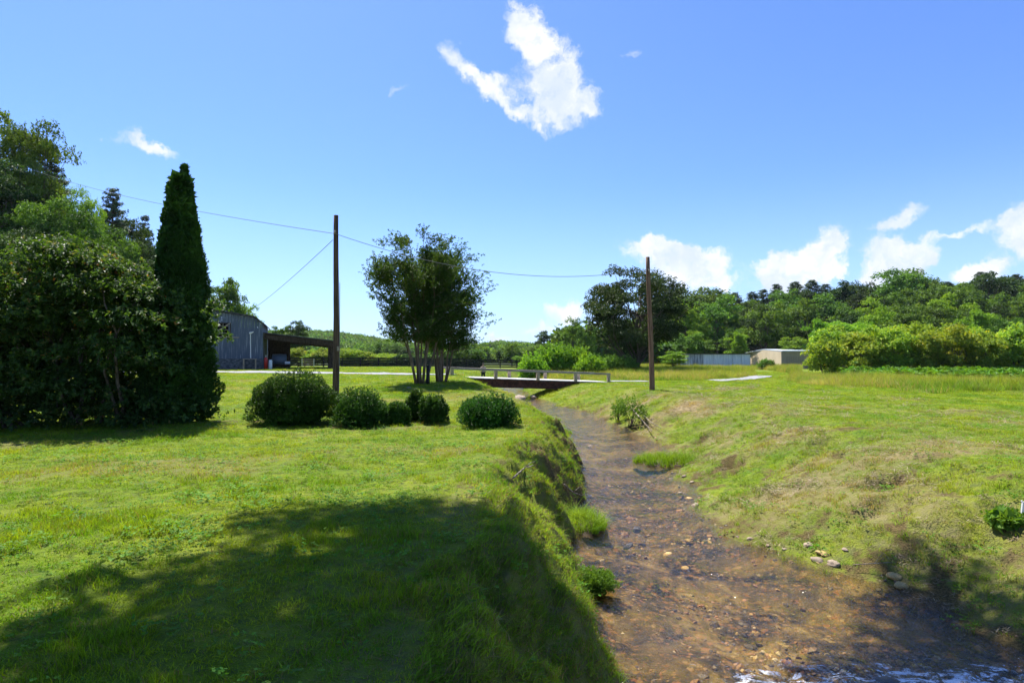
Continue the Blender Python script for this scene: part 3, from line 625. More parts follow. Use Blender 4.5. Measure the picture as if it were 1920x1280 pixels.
c_ = g_.ramp(oi, [(0, (.03, .022, .016)), (.35, (.09, .055, .028)), (.6, (.24, .13, .045)), (.78, (.34, .15, .06)), (.9, (.42, .30, .12)), (1, (.52, .44, .32))])
c_ = g_.mix(g_.sm(g_.noise(pos, 60, 3), .35, .7, 0, .5), c_, (.08, .06, .04))
M['pebble'] = finish(m_, g_, g_.n('ShaderNodeBsdfPrincipled', {'Base Color': c_, 'Roughness': .6}))
pts = samp(1000, 2000, 5.0, 24, lambda d: 230 * (6 / max(d, 6)) ** 1.8, r_); x, y = pts[:, 0], pts[:, 1]; q = (x - XL(y)) / (XR(y) - XL(y))
keep = (q > .02) & (q < 1.16) & (r_.random(len(x)) < .12 + ss(.40, .66, fbm(x, y, .8, 150, 3)) * .9 * ss(.1, .5, q)) & (r_.random(len(x)) < np.where(q > 1.0, .4, 1)); x, y = x[keep], y[keep]
s_ = np.exp(r_.normal(-3.8, .5, len(x))); z = gz(x, y)
scatter('stream_pebbles', [pebble(r_) for _ in range(6)], np.stack([x, y, z], 1), s_[:, None] * np.ones((1, 3)), 0 * x, M['pebble'], 'amber, rust and grey pebbles covering the shallow stream bed', 'pebbles', r_, .3)

# ------------------------------------------------------------------ plants
def limb(b, a, c, r0, r1, rng, n=6, k=6, bow=.08, up=0.0):
    a = np.array(a, float); c = np.array(c, float); L = np.linalg.norm(c - a); t = np.linspace(0, 1, n)[:, None]
    off = rng.normal(0, bow * L, 3) * np.array([1, 1, .5]) + np.array([0, 0, up * L])
    p = a + (c - a) * t + off * np.sin(t * np.pi) + rng.normal(0, .012 * L, (n, 3)) * (t > 0) * (t < 1)
    b.tube(p, np.linspace(r0, r1, n), k, True); return p

def broad_tree(rng, H, R, leaf, nclump=46, nsp=60, per=5, base=.22, mat='broad', top=.9, open_=0.0, flat=.8, clr=.24, trunk_r=None, bark='bark'):
    """returns trunk mesh, crown mesh. R crown radius, leaf size"""
    tb = MB(); cb = MB(); cz = H * (base + 1) / 2; rz = H * (1 - base) / 2
    D = sphere_dirs(nclump, rng); D[:, 2] = D[:, 2] * .9 + .1
    ph = rng.uniform(0, 6.28, 3); az = np.arctan2(D[:, 1], D[:, 0])
    wob = 1 + .16 * np.sin(2 * az + ph[0]) + .13 * np.sin(3 * az + ph[1]) + .15 * lump(D, rng, 2.4)
    rad = rng.uniform(.50, .96, nclump) * wob
    # egg shape: narrower towards the top
    tz = np.clip(D[:, 2] * rad, -1, 1); eg = np.where(tz > 0, np.sqrt(np.clip(1 - (tz * .92) ** 2, .05, 1)) ** .25, 1.0)
    C = D * rad[:, None] * np.array([R, R, rz]); C[:, :2] *= eg[:, None]; C[:, 2] += cz
    C[:, 2] = np.minimum(C[:, 2], H * .96)
    CR = R * clr * rng.uniform(.75, 1.3, nclump)
    tr = trunk_r or H * .022
    fork = max(H * base * .9, .3); sp = np.array([[0, 0, -.3], [0, 0, fork * .5], [rng.normal(0, .1), rng.normal(0, .1), fork], [rng.normal(0, .3), rng.normal(0, .3), H * .55], [rng.normal(0, .3), rng.normal(0, .3), H * .82]])
    tb.tube(sp, [tr * 1.35, tr, tr * .85, tr * .45, tr * .12], 9)
    for i in np.argsort(rng.random(nclump))[:int(nclump * .5)]:
        h0 = rng.uniform(fork * .9, H * .6); t0 = np.array([0, 0, h0]); limb(tb, t0, C[i], tr * .38 * (1 - h0 / H * .6), tr * .06, rng, 5, 5, .06, -.04)
    idx = np.repeat(np.arange(nclump), nsp); d = sphere_dirs(len(idx), rng); d[:, 2] = np.abs(d[:, 2]) * .85 + d[:, 2] * .15
    sc = CR[idx][:, None] * np.array([1, 1, flat]) * rng.uniform(.45, 1.08, (len(idx), 1))
    PC = C[idx] + d * sc; A = nrm(d + np.array([0, 0, .25]) + rng.normal(0, .25, d.shape))
    sprigs(cb, PC, A, per, leaf * 1.6, leaf, leaf * .62, rng, .9, .15)
    return tb.mesh('trunk', True), cb.mesh('crown')
def pine_tree(rng, H, R, leaf, base=.3, per=8):
    tb = MB(); cb = MB(); bend = rng.normal(0, .01 * H, 2)
    sp = np.array([[0, 0, -.3], [bend[0] * .3, bend[1] * .3, H * .4], [bend[0], bend[1], H * .8], [bend[0], bend[1], H]]); tb.tube(sp, [H * .016, H * .012, H * .006, .02], 8)
    z = H * base; Cs = []; As = []
    while z < H * .99:
        f = (z / H - base) / (1 - base); rr_ = R * (1 - f) ** .62 * (1 if f > .12 else .75); nb = rng.integers(3, 6); a0 = rng.uniform(0, 6.28)
        for k in range(nb):
            a = a0 + k * 6.28 / nb + rng.normal(0, .25); L = rr_ * rng.uniform(.55, 1.15) + .25; t0 = np.array([bend[0] * z / H, bend[1] * z / H, z]); e = t0 + np.array([math.cos(a) * L, math.sin(a) * L, L * rng.uniform(.0, .3)])
            tb.tube(np.array([t0, (t0 + e) / 2 - [0, 0, .04 * L], e]), [H * .004, H * .003, .01], 4)
            m = max(6, int(L * 10)); t = rng.uniform(.3, 1.05, m)[:, None]; c = t0 + (e - t0) * t + rng.normal(0, 1, (m, 3)) * np.array([.22, .22, .07]) * (.5 + L * .25)
            Cs.append(c); As.append(nrm((e - t0) * .4 / L + np.array([0, 0, .8]) + rng.normal(0, .35, (m, 3))))
        z += H * rng.uniform(.022, .05) * (1.15 - f * .5)
    sprigs(cb, np.vstack(Cs), np.vstack(As), per, leaf * .5, leaf, leaf * .26, rng, 1.1, .0, .3)
    return tb.mesh('trunk', True), cb.mesh('crown')
def dome_bush(rng, w, d, h, leaf, n, per=6, lumpk=.12, mat='box', pts=1.0, topk=1.0, stemmat='bark', inner=True, sl=1.4, fr=3.2):
    """clipped shrub grown slightly shaggy"""
    cb = MB(); D = sphere_dirs(n, rng); D[:, 2] = np.where(D[:, 2] < -.25, -D[:, 2] * .6, D[:, 2])
    e = np.sign(D) * np.abs(D) ** .85; e = nrm(e); sh = 1 + lumpk * .8 * lump(D, rng, fr) + lumpk * 1.3 * (.75 - np.abs(lump(D, rng, fr * 1.6))) + lumpk * .5 * lump(D, rng, fr * 3.5)
    k = sh * (1 - rng.random(n) ** 2 * .28)
    low = D[:, 2] < 0; zc = .24 if inner else .44; C = e * k[:, None] * np.array([w / 2, d / 2, h * (1 - zc) * topk]); C[:, 2] = np.where(low, C[:, 2] * .62, C[:, 2]) + h * zc; C[:, 2] = np.maximum(C[:, 2], .03)
    A = nrm(D * np.array([1, 1, .8]) + np.array([0, 0, .55]) + rng.normal(0, .3, (n, 3)))
    sprigs(cb, C, A, per, leaf * sl, leaf, leaf * .58, rng, .75)
    if inner:
        m = n // 4; D2 = sphere_dirs(m, rng); C2 = D2 * rng.uniform(.3, .82, (m, 1)) * np.array([w / 2, d / 2, h * .52]) + np.array([0, 0, h * .38]); C2[:, 2] = np.maximum(C2[:, 2], .05)
        sprigs(cb, C2, D2, 5, leaf, leaf * 3.2, leaf * 2.4, rng, 1.0)
    sb = MB()
    for q in range(7):
        a = rng.uniform(0, 6.28); limb(sb, (.05 * math.cos(a), .05 * math.sin(a), -.05), (w * .3 * math.cos(a), d * .3 * math.sin(a), h * rng.uniform(.5, .85)), .025, .006, rng, 5, 5)
    return sb.mesh('stems', True), cb.mesh('foliage')
ALL = []
def put(name, tm, cm, tmat, cmat, loc, label, cat, group=None, rz=0, sc=1, names=('trunk', 'crown')):
    r = empty(name, loc, rz, label, cat, group); r.scale = (sc, sc, sc) if not isinstance(sc, tuple) else sc
    link(names[0], tm, M[tmat], r); link(names[1], cm, M[cmat], r); return r

# boxwoods, back row from left
BX = [(531, 695, 806, 162, 'boxwood_shrub', 'largest dark green rounded boxwood, standing left of the black pole'),
      (669, 733, 807, 104, 'boxwood_shrub', 'medium rounded boxwood just right of the black pole base'),
      (741, 757, 803, 46, 'boxwood_shrub', 'smallest low boxwood pressed against the right side of the medium one'),
      (779, 738, 796, 38, 'boxwood_shrub', 'narrow upright boxwood standing below the crape myrtle trunks'),
      (811, 745, 801, 54, 'boxwood_shrub', 'small egg-shaped boxwood touching the narrow upright one'),
      (915, 743, 808, 110, 'boxwood_shrub', 'broad boxwood at the right end of the row, nearest the stream')]
for k, (px, yt, yb, wpx, nm, lab) in enumerate(BX):
    rng = np.random.default_rng(100 + k); h0 = hit([px], [yb - 6])[0]; d = h0[1]; w = wpx * d / F; h = (yb - yt) * d / F * .93
    sm, cm = dome_bush(rng, w, w * .95, h, .036, int(5600 * max(.35, (w * h) / 2.2)), 7, .12 if k else .085, fr=2.9 if k else 2.3)
    put(nm, sm, cm, 'bark', 'box', (h0[0], d + w * .3, g1(h0[0], d + w * .3) - .03), lab, 'shrub', 'boxwood shrubs in a row at the lawn edge', names=('stems', 'foliage'))

# arborvitae
rng = np.random.default_rng(5)
d = 15.5; b0 = P(331, 800, d); top = P(346, 314, d); gzb = g1(b0.x, d); H = top.z - gzb
cb = MB(); n = 12000; t = rng.random(n) ** .8; a = rng.uniform(0, 6.28, n)
PX, PY = [0, .04, .12, .25, .4, .62, .78, .86, .93, .975, 1], [.66, .90, .98, .92, .78, .55, .31, .18, .06, .01, .0]
prof = np.interp(t, PX, PY)
lob = 1 + .10 * np.sin(a * 3 + t * 9) + .08 * np.sin(a * 5 - t * 17 + 1) + .07 * np.sin(t * 60 + a * 2)
R = prof * lob * .88 * (1 - rng.random(n) ** 2.5 * .3); lean = (top.x - b0.x) * t
C = np.stack([R * np.cos(a) + lean, R * np.sin(a), t * H * .985 + .05], 1)
A = nrm(np.stack([np.cos(a) * .8 * (1 - .8 * t), np.sin(a) * .8 * (1 - .8 * t), .75 + .3 * t], 1) + rng.normal(0, .25, (n, 3)))
sprigs(cb, C, A, 9, .12, .075, .026, rng, .45)
m = 1500; t = rng.random(m) ** .8 * .95; a = rng.uniform(0, 6.28, m); R = np.interp(t, PX, PY) * .62
sprigs(cb, np.stack([R * np.cos(a), R * np.sin(a), t * H], 1), nrm(np.stack([np.cos(a), np.sin(a), 0 * a], 1)), 5, .1, .26, .18, rng)
tb = MB(); tb.tube([(0, 0, -.2), (0, 0, H * .5), (-.03, 0, H * .93)], [.13, .09, .015], 9)
put('arborvitae_tree', tb.mesh('trunk', True), cb.mesh('crown'), 'bark', 'cedar', (b0.x, d, gzb), 'tall dark columnar evergreen with pointed tip beside the barn', 'evergreen tree')

# layered dogwood shrub on the left
rng = np.random.default_rng(6); cb = MB(); sb = MB()
DX, DY = -10.6, 14.6; dz = g1(DX, DY)
topline = lambda x: np.interp(x, [-15.5, -13.8, -12.6, -11.9, -11.3, -10.8, -10, -9.2, -8.4, -7.6, -7.0, -6.6], [3.5, 3.9, 3.9, 4.2, 4.75, 4.35, 4.1, 3.6, 3.2, 2.9, 2.5, 2.2])
nl = 430; Cl = []
for k in range(nl):
    x = rng.uniform(-15.5, -8.3); yy = DY + rng.uniform(-1.0, 2.0) * .9; tz = topline(x); z = tz * (1 - rng.random() ** 1.5 * .96)
    yy = yy - .45 * math.sin(min(1, z / tz) * 3.14) * rng.random()
    if z < 2.0 and x > -8.4: continue
    Cl.append((x, yy, z))
Cl = np.array(Cl); idx = np.repeat(np.arange(len(Cl)), 36)
off = rng.normal(0, 1, (len(idx), 3)).clip(-1.9, 1.9) * np.array([.42, .36, .06]); PC = Cl[idx] + off; PC[:, 2] -= .16 * (off[:, 0] ** 2) / .2 * .4
PC[:, 2] = np.clip(PC[:, 2], .05, None)
A = nrm(off * np.array([.9, .9, .2]) + np.array([0, -.1, .45]) + rng.normal(0, .22, off.shape)); sprigs(cb, PC - [DX, DY, 0], A, 6, .13, .105, .064, rng, 1.0, .25, .6)
m = 2600; kk = rng.integers(0, len(Cl), m); c_in = Cl[kk] * [1, 0, .9] + np.stack([0 * kk, DY + .8 + rng.uniform(-.3, .8, m), 0 * kk], 1) + rng.normal(0, .2, (m, 3)) * [1, 1, .6]; c_in[:, 2] = np.clip(c_in[:, 2], .1, None)
sprigs(cb, c_in - [DX, DY, 0], sphere_dirs(m, rng), 4, .1, .24, .17, rng, 1.0)
# upright shoots
m = 60; xx = rng.uniform(-14.8, -7.4, m)
for x in xx:
    tz = topline(x); L = rng.uniform(.15, .5); c0 = np.array([x - DX, rng.uniform(-.6, .8), tz - .1]); ax = nrm(np.array([rng.normal(0, .5), rng.normal(0, .3), .8])); tt_ = np.linspace(0, 1, 7)[:, None]
    sprigs(cb, c0 + ax * tt_ * L, np.repeat(ax[None], 7, 0), 3, .06, .085, .05, rng)
for q in range(16):
    a = rng.uniform(0, 6.28); k = rng.integers(0, len(Cl)); c = Cl[k] - [DX, DY, 0]; limb(sb, (c[0] * .75 + rng.normal(0, .3), rng.normal(0, .3) + .3, -.1), c, .05, .012, rng, 7, 6, .1)
for q in range(60):
    k = rng.integers(0, len(Cl)); c = Cl[k] - [DX, DY, 0]; limb(sb, (c[0] * .8, .3, c[2] * .6), c, .02, .005, rng, 5, 4, .08)
put('dogwood_shrub', sb.mesh('stems', True), cb.mesh('foliage'), 'bark', 'dogwood', (DX, DY, dz), 'huge spreading shrub with layered green and reddish leaves left of the columnar evergreen', 'shrub', names=('stems', 'foliage'))

# crape myrtle, two clumps of stems
def myrtle(rng, base_px, base_py, d, crown_cx, crown_hw, ytop, ybot, nst, label, seed_rows):
    b = P(base_px, base_py, d); gzz = g1(b.x, d); tb = MB(); cb = MB(); ends = []
    tips = []
    for k in range(nst):
        a = k * 2.39996 + rng.normal(0, .2); rr_ = math.sqrt((k + .5) / nst)
        ex = (crown_cx - base_px) * d / F + crown_hw * d / F * rr_ * math.cos(a); ey = crown_hw * d / F * rr_ * math.sin(a) * .9
        zt = (P(0, lerp(ytop, ybot, .06 + .62 * rr_ ** 2.4 * rng.uniform(.6, 1.15)), d).z - gzz); e = np.array([ex, ey, zt])
        s = np.array([math.cos(a) * .30 * rr_, math.sin(a) * .26 * rr_, -.1]); tq = np.linspace(0, 1, 9)[:, None]
        pth = s + (e - s) * np.concatenate([tq ** (1.4 - .35 * rr_), tq ** (1.4 - .35 * rr_), tq], 1) + rng.normal(0, .05, (9, 3)) * (tq > .1)
        tb.tube(pth, np.linspace(.066 * rng.uniform(.7, 1.15), .010, 9), 8); ends.append(pth)
        for q in range(30):
            t = rng.uniform(.30, 1.0); i0 = int(t * 8); p0 = pth[i0] if i0 >= 8 else pth[i0] + (pth[i0 + 1] - pth[i0]) * (t * 8 - i0)
            out = nrm(np.array([p0[0] - (crown_cx - base_px) * d / F * .3, p0[1], 0]) + 1e-3); L = rng.uniform(.5, 1.5) * (1.2 - t * .4)
            e2 = p0 + (out * rng.uniform(-.1, 1.15) + rng.normal(0, .45, 3) * [1, 1, .3] + [0, 0, rng.uniform(.1, .9)]) * L
            tb.tube(np.array([p0, (p0 + e2) / 2 + rng.normal(0, .05, 3), e2]), [.022 * (1.3 - t), .014 * (1.3 - t), .005], 5); tips.append((p0, e2))
    Cs = []; As = []
    for p0, e2 in tips:
        m = 42; t = rng.uniform(.15, 1.12, (m, 1)); c = p0 + (e2 - p0) * t + rng.normal(0, .17, (m, 3)) * [1, 1, .8]
        Cs.append(c); As.append(nrm((e2 - p0) * .8 + rng.normal(0, .4, (m, 3)) + [0, 0, .3]))
    C = np.vstack(Cs); k = C[:, 2] > (P(0, ybot + 8, d).z - gzz); sprigs(cb, C[k], np.vstack(As)[k], 8, .2, .09, .055, rng, .8)
    return put('crape_myrtle', tb.mesh('trunk', True), cb.mesh('crown'), 'myrtle_bark', 'myrtle', (b.x, d, gzz), label, 'tree', 'crape myrtles beside the bridge', names=('trunk', 'crown'))
myrtle(np.random.default_rng(21), 787, 718, 31, 774, 80, 428, 634, 9, 'left crape myrtle clump of pale multiple trunks with dark leaves, leaning outward left', 0)
myrtle(np.random.default_rng(22), 826, 712, 33, 822, 54, 440, 655, 9, 'right crape myrtle clump of multiple trunks with dark leaves, nearest the bridge', 0)

# ---- prototype trees for the woods and the middle distance
R_ = np.random.default_rng
PB = [broad_tree(R_(200 + k), 15, rr, .42, 42, 52, 4, bs, clr=.27) for k, (rr, bs) in enumerate([(4.6, .2), (4.0, .12), (5.2, .25), (3.6, .15), (4.8, .08)])]
PP = [pine_tree(R_(220 + k), 20, rr, .5, bs) for k, (rr, bs) in enumerate([(4.2, .35), (3.6, .45), (4.8, .3), (3.4, .55)])]
PO = [broad_tree(R_(240 + k), 5, 2.1, .22, 60, 34, 5, -.05, clr=.24, trunk_r=.09, flat=1.15) for k in range(4)]
def tree(kind, k, mat, x, y, H, wf, label, cat, group, rz=None, zof=0):
    proto = {'b': PB, 'p': PP, 'o': PO}[kind]; base = {'b': 15., 'p': 20., 'o': 5.}[kind]; tm, cm = proto[k % len(proto)]; s = H / base
    key = (kind, k % len(proto), mat)
    if key not in MC: MC[key] = cm if not cm.materials else cm.copy(); 
    cm = MC[key]
    if cm.materials and cm.materials[0] != M[mat]: cm.materials.clear()
    nm = {'b': 'broadleaf_tree', 'p': 'pine_tree', 'o': 'orchard_tree'}[kind]
    return put(nm, tm, cm, 'bark', mat, (x, y, g1(x, y) + zof - .1), label, cat, group, RN.uniform(0, 6.28) if rz is None else rz, (s * wf, s * wf, s))
MC = {}; RN = random.Random(12)
def ordinal(n): 
    w = ['first', 'second', 'third', 'fourth', 'fifth', 'sixth', 'seventh', 'eighth', 'ninth', 'tenth', 'eleventh', 'twelfth', 'thirteenth', 'fourteenth', 'fifteenth', 'sixteenth', 'seventeenth', 'eighteenth', 'nineteenth', 'twentieth', 'twenty-first', 'twenty-second', 'twenty-third', 'twenty-fourth']
    return w[n]
def at_px(px, ytop, d):  # x and height for a tree whose tip shows at px, ytop
    p = P(px, ytop, d); return p.x, p.z - g1(p.x, d) + .1
# right-hand wood, rows from its front edge up to the ridge
rows = [(112, 6.6, 11, 'b', 'front edge of the right-hand wood', .95), (128, 7.0, 13.5, 'b', 'second line of the right-hand wood', .95), (146, 7.6, 15.5, 'b', 'middle of the right-hand wood', 1.0), (166, 8.0, 17, 'b', 'upper slope of the right-hand wood', 1.0)]
for ri, (dd_, spc, H, kd, where, wf) in enumerate(rows):
    x = .30 * dd_ + (0 if ri % 2 else 2.5); items = []
    while x < .93 * dd_: items.append(x); x += spc * RN.uniform(.8, 1.25)
    for i, x in enumerate(items):
        yy = dd_ + RN.uniform(-5, 5) - .05 * (x - 60); k = RN.randrange(5); mat = RN.choice(['broad', 'broad', 'broad', 'broad_bright' if ri < 2 else 'broad', 'broad_dark'])
        hh_ = H * RN.uniform(.8, 1.15)
        if ri == 0 and 1270 < 960 + F * x / yy < 1420: hh_ *= .75
        tone = {'broad': 'mid-green', 'broad_bright': 'bright green', 'broad_dark': 'dark green'}[mat]
        tree('b', k, mat, x, yy, hh_, wf * RN.uniform(.9, 1.2), '%s leafy tree in the %s, %s from the left' % (tone, where, ordinal(i)), 'tree', 'trees of the right-hand wood')
RP = [(1313, 553), (1333, 556), (1378, 549), (1410, 547), (1431, 543), (1455, 533), (1492, 529), (1522, 526), (1548, 533), (1580, 545), (1618, 536), (1642, 541), (1686, 518), (1660, 545), (1752, 526), (1775, 528), (1838, 510), (1905, 515), (1936, 508)]
for i, (px, yt) in enumerate(RP):
    dd_ = 178 + RN.uniform(-10, 14); x, H = at_px(px, yt, dd_); 
    tree('p', 3 if px in (1431, 1686) else RN.randrange(3), 'pine', x, dd_, H, RN.uniform(.9, 1.15) * 20 / H * (.95 if H > 18 else 1), 'pine breaking the skyline of the right-hand wood, %s from the left' % ordinal(i), 'pine tree', 'pines on the right-hand ridge')
for i, (px, yt) in enumerate([(1500, 548), (1560, 552), (1600, 550), (1720, 545), (1800, 528), (1820, 535), (1870, 523), (1890, 530), (1925, 520), (1350, 566), (1400, 566), (1455, 555)]):
    dd_ = 190; x, H = at_px(px, yt, dd_)
    tree('b', RN.randrange(5), 'broad', x, dd_, H, 15 / H * RN.uniform(1., 1.3), 'rounded leafy crown on the skyline of the right-hand wood, %s leafy one along' % ordinal(i), 'tree', 'trees of the right-hand wood')
for (px, yt, d, wpx, mat, lab) in [(1385, 622, 108, 46, 'broad_bright', 'small bright green tree behind the long white shed'), (1700, 577, 96, 84, 'broad', 'round-headed bright tree rising behind the orchard middle'),
                                   (1590, 600, 98, 84, 'broad_bright', 'spreading bright tree behind the left part of the orchard'), (1630, 612, 94, 50, 'broad_bright', 'low bright tree in front of the wood beside the spreading one'),
                                   (1490, 632, 102, 50, 'broad_bright', 'low bushy tree just behind the tan building roof'), (1835, 580, 102, 66, 'broad_bright', 'light green tree in front of the wood on the far right')]:
    x, H = at_px(px, yt, d); tree('b', RN.randrange(5), mat, x, d, H, (wpx * d / F / 2) / 4.4 / (H / 15), lab, 'tree', None)
# left hillside wood
LW = [(20, 300, 70, 150, 'b', 1, 'broad', 'dense leafy tree behind the tallest left tree'), (75, 330, 64, 120, 'b', 2, 'broad', 'wide leafy tree just below the tall left pine'), (135, 400, 76, 110, 'b', 0, 'broad_dark', 'dark rounded tree below the yellow-green left tree'), (225, 400, 84, 100, 'b', 1, 'broad_dark', 'dark full tree under the broad left pine'), (255, 415, 86, 80, 'b', 2, 'broad', 'leafy tree between the broad pine and the thin pine'), (285, 450, 84, 80, 'b', 0, 'broad_dark', 'dark tree touching the left side of the columnar evergreen'), (45, 207, 62, 150, 'b', 0, 'broad', 'tallest leafy tree at the top of the left hillside'), (-30, 290, 58, 190, 'b', 2, 'broad_dark', 'dark leafy tree cut by the left picture edge'), (100, 275, 66, 90, 'p', 0, 'pine', 'tall pine just behind the tallest left leafy tree'),
      (95, 380, 56, 150, 'b', 4, 'broad', 'lower leafy tree in front of the tall left pine'), (160, 362, 72, 66, 'b', 1, 'broad_bright', 'yellow-green rounded tree between the two left pines'), (207, 350, 80, 84, 'p', 2, 'pine', 'broad pine standing left of the columnar evergreen'),
      (275, 405, 90, 52, 'p', 3, 'pine', 'thin pine tip nearest the columnar evergreen'), (20, 420, 48, 170, 'b', 3, 'broad_dark', 'dark low tree at the foot of the left hillside'), (185, 430, 62, 120, 'b', 4, 'broad', 'leafy tree below the yellow-green one on the left slope'),
      (250, 440, 70, 110, 'b', 2, 'broad_dark', 'dark leafy tree behind the columnar evergreen'), (120, 470, 48, 140, 'b', 1, 'broad_dark', 'shaded leafy tree directly above the layered shrub'), (300, 500, 80, 80, 'b', 0, 'broad', 'leafy tree at the right end of the left slope'),
      (230, 520, 56, 120, 'b', 3, 'broad_dark', 'low shaded tree between the layered shrub and the left slope'), (-60, 430, 44, 200, 'b', 1, 'broad_dark', 'low dark tree just outside the left picture edge'), (375, 520, 88, 60, 'b', 3, 'broad', 'leafy tree peeping out right of the columnar evergreen'), (40, 560, 40, 160, 'b', 4, 'broad_dark', 'low bushy tree right behind the layered shrub')]
BIG = [broad_tree(R_(260 + k), 15, 4.2, .22, 76, 100, 5, bs, clr=.28) for k, bs in enumerate((.12, .2, .08))]
BIGP = [pine_tree(R_(270 + k), 20, 3.4, .34, .25, 12) for k in range(2)]
BC = {}
for i, (px, yt, d, wpx, kd, k, mat, lab) in enumerate(LW):
    x, H = at_px(px, yt, d); src = BIG if kd == 'b' else BIGP; tm, cm = src[k % len(src)]; key = (kd, k % len(src), mat)
    if key not in BC: BC[key] = cm if not cm.materials else cm.copy(); BC[key].materials.clear()
    base = 15. if kd == 'b' else 20.; s = H / base; wf = (wpx * d / F / 2) / (4.4 if kd == 'b' else 3.3)
    put('pine_tree' if kd == 'p' else 'broadleaf_tree', tm, BC[key], 'bark', mat, (x, d, g1(x, d) - .1), lab, 'pine tree' if kd == 'p' else 'tree', 'trees on the left hillside', RN.uniform(0, 6), (wf, wf, s))
# middle distance
MD = [(425, 512, 74, 74, 'broad', 1, 'airy light green tree behind the barn roof'), (470, 576, 90, 44, 'broad_bright', 4, 'low green tree showing above the barn gable'), (527, 606, 112, 40, 'broad', 1, 'left leafy tree above the open shed roof'), (560, 602, 112, 42, 'broad_dark', 0, 'darker leafy tree above the open shed roof'),
      (696, 648, 190, 30, 'broad', 3, 'distant leafy tree left of the crape myrtles, beyond the orchard'), (715, 638, 180, 34, 'broad', 0, 'tallest distant tree just left of the crape myrtles'), (741, 642, 175, 36, 'broad', 2, 'distant tree seen between pole and crape myrtle trunks, right one'), (765, 652, 170, 34, 'broad_dark', 4, 'distant low tree directly behind the left crape myrtle trunks'),
      (668, 652, 200, 30, 'broad_dark', 2, 'distant dark tree just right of the black pole'), (960, 640, 135, 30, 'broad', 1, 'slender green tree standing alone beyond the far end of the fence'), (935, 657, 150, 14, 'broad_dark', 3, 'narrow dark tree left of the slender lone one'), (975, 668, 92, 30, 'broad_bright', 4, 'small yellow-green bush-like tree beyond the bridge middle'),
      (1021, 621, 140, 38, 'broad_dark', 0, 'rounded dark tree on the skyline left of the large oak'), (1004, 645, 128, 40, 'broad', 2, 'green tree below the rounded skyline tree'), (1075, 601, 112, 46, 'broad', 4, 'flat-topped tree mass behind the left side of the oak'), (1098, 605, 108, 40, 'broad', 1, 'leafy tree half hidden behind the left side of the oak'), (1048, 648, 120, 36, 'broad_bright', 3, 'light tree behind the willow thicket'),
      (1320, 640, 112, 50, 'broad', 4, 'dark bushy tree just right of the oak, behind the white shed'), (1290, 620, 110, 60, 'broad', 1, 'leafy tree filling the gap right of the oak'), (1262, 660, 88, 50, 'broad_bright', 4, 'low bright tree beneath the right side of the oak')]
for (px, yt, d, wpx, mat, k, lab) in MD:
    x, H = at_px(px, yt, d); s = H / 15; tree('b', k, mat, x, d, H, (wpx * d / F / 2) / 4.4 / s, lab, 'tree', None)
# distant sycamore-like oak in the middle right
rng = R_(31); d = 72; x, H = at_px(1195, 506, d)
tm, cm = broad_tree(rng, H, 7.0, .26, 120, 85, 5, .04, clr=.19, top=1, trunk_r=.4)
put('oak_tree', tm, cm, 'bark', 'broad_dark', (x, d, g1(x, d) - .1), 'largest broad dark-leaved oak standing behind the brown right-hand pole', 'tree')
# bright willow thicket beyond the bridge
for i, (px, yt, d, w, lab) in enumerate([(1000, 672, 60, 44, 'low yellow-green willow bush at the left end of the thicket'), (1040, 652, 64, 60, 'bright willow bush behind the middle of the bridge rail'), (1078, 655, 66, 60, 'tallest bright willow bush in front of the oak'), (1108, 672, 60, 40, 'small bright willow bush at the right end of the thicket'), (1160, 672, 66, 60, 'dark-leaved bush at the foot of the oak')]):
    x, H = at_px(px, yt, d); rng = R_(300 + i); sm, cm = dome_bush(rng, w * d / F * 1.15, 2.4, H, .2, 520, 7, .16, fr=3.5, sl=2.2, topk=1.0)
    put('willow_bush' if i < 4 else 'field_bush', sm, cm, 'bark', 'broad_bright' if i < 4 else 'broad', (x, d, g1(x, d)), lab, 'bush', names=('stems', 'foliage'))
for i, (px, yt, w, lab) in enumerate([(850, 665, 40, 'dark hedge bush just right of the crape myrtles behind the fence'), (878, 663, 50, 'dark hedge bush left of the bridge post behind the fence'), (760, 670, 50, 'dark hedge bush seen between the crape myrtle trunks')]):
    d = 88; x, H = at_px(px, yt, d); rng = R_(320 + i); sm, cm = dome_bush(rng, w * d / F * 1.2, 3, H, .22, 600, 7, .12)
    put('hedge_bush', sm, cm, 'bark', 'broad_dark', (x, d, g1(x, d)), lab, 'bush', 'dark hedge bushes beyond the fence', names=('stems', 'foliage'))
# orchards
for r, (yy, n0, n1, where) in enumerate([(61, 32.4, 66, 'front row of the right-hand orchard'), (66.5, 36, 70, 'second row of the right-hand orchard'), (73, 40, 76, 'back row of the right-hand orchard')]):
    x = n0; i = 0
    while x < yy * .95:
        y2 = yy - (x - 30) * .12 + RN.uniform(-.4, .4); H = RN.uniform(4.3, 5.2) + .25 * r
        tree('o', RN.randrange(4), 'orchard', x, y2, H if not (r == 0 and i == 0) else 3.9, 1.12, 'yellow-green large-leaved tree in the %s, %s from the left' % (where, ordinal(i)), 'orchard tree', 'right-hand orchard trees'); x += RN.uniform(2.7, 3.4); i += 1
for i, px in enumerate([540, 562, 584, 606, 648, 668, 690, 712, 735]):
    d = 90 if i < 4 else 94; x, H = at_px(px, 653 + (i > 4) * 3 + (i > 6) * 7 + RN.uniform(-2, 3), d); H = max(H, 2.)
    tree('o', i, 'orchard', x, d, H, 5 / H * .85, 'yellow-green orchard tree behind the black fence, %s from the barn' % ordinal(i), 'orchard tree', 'left-hand orchard trees')
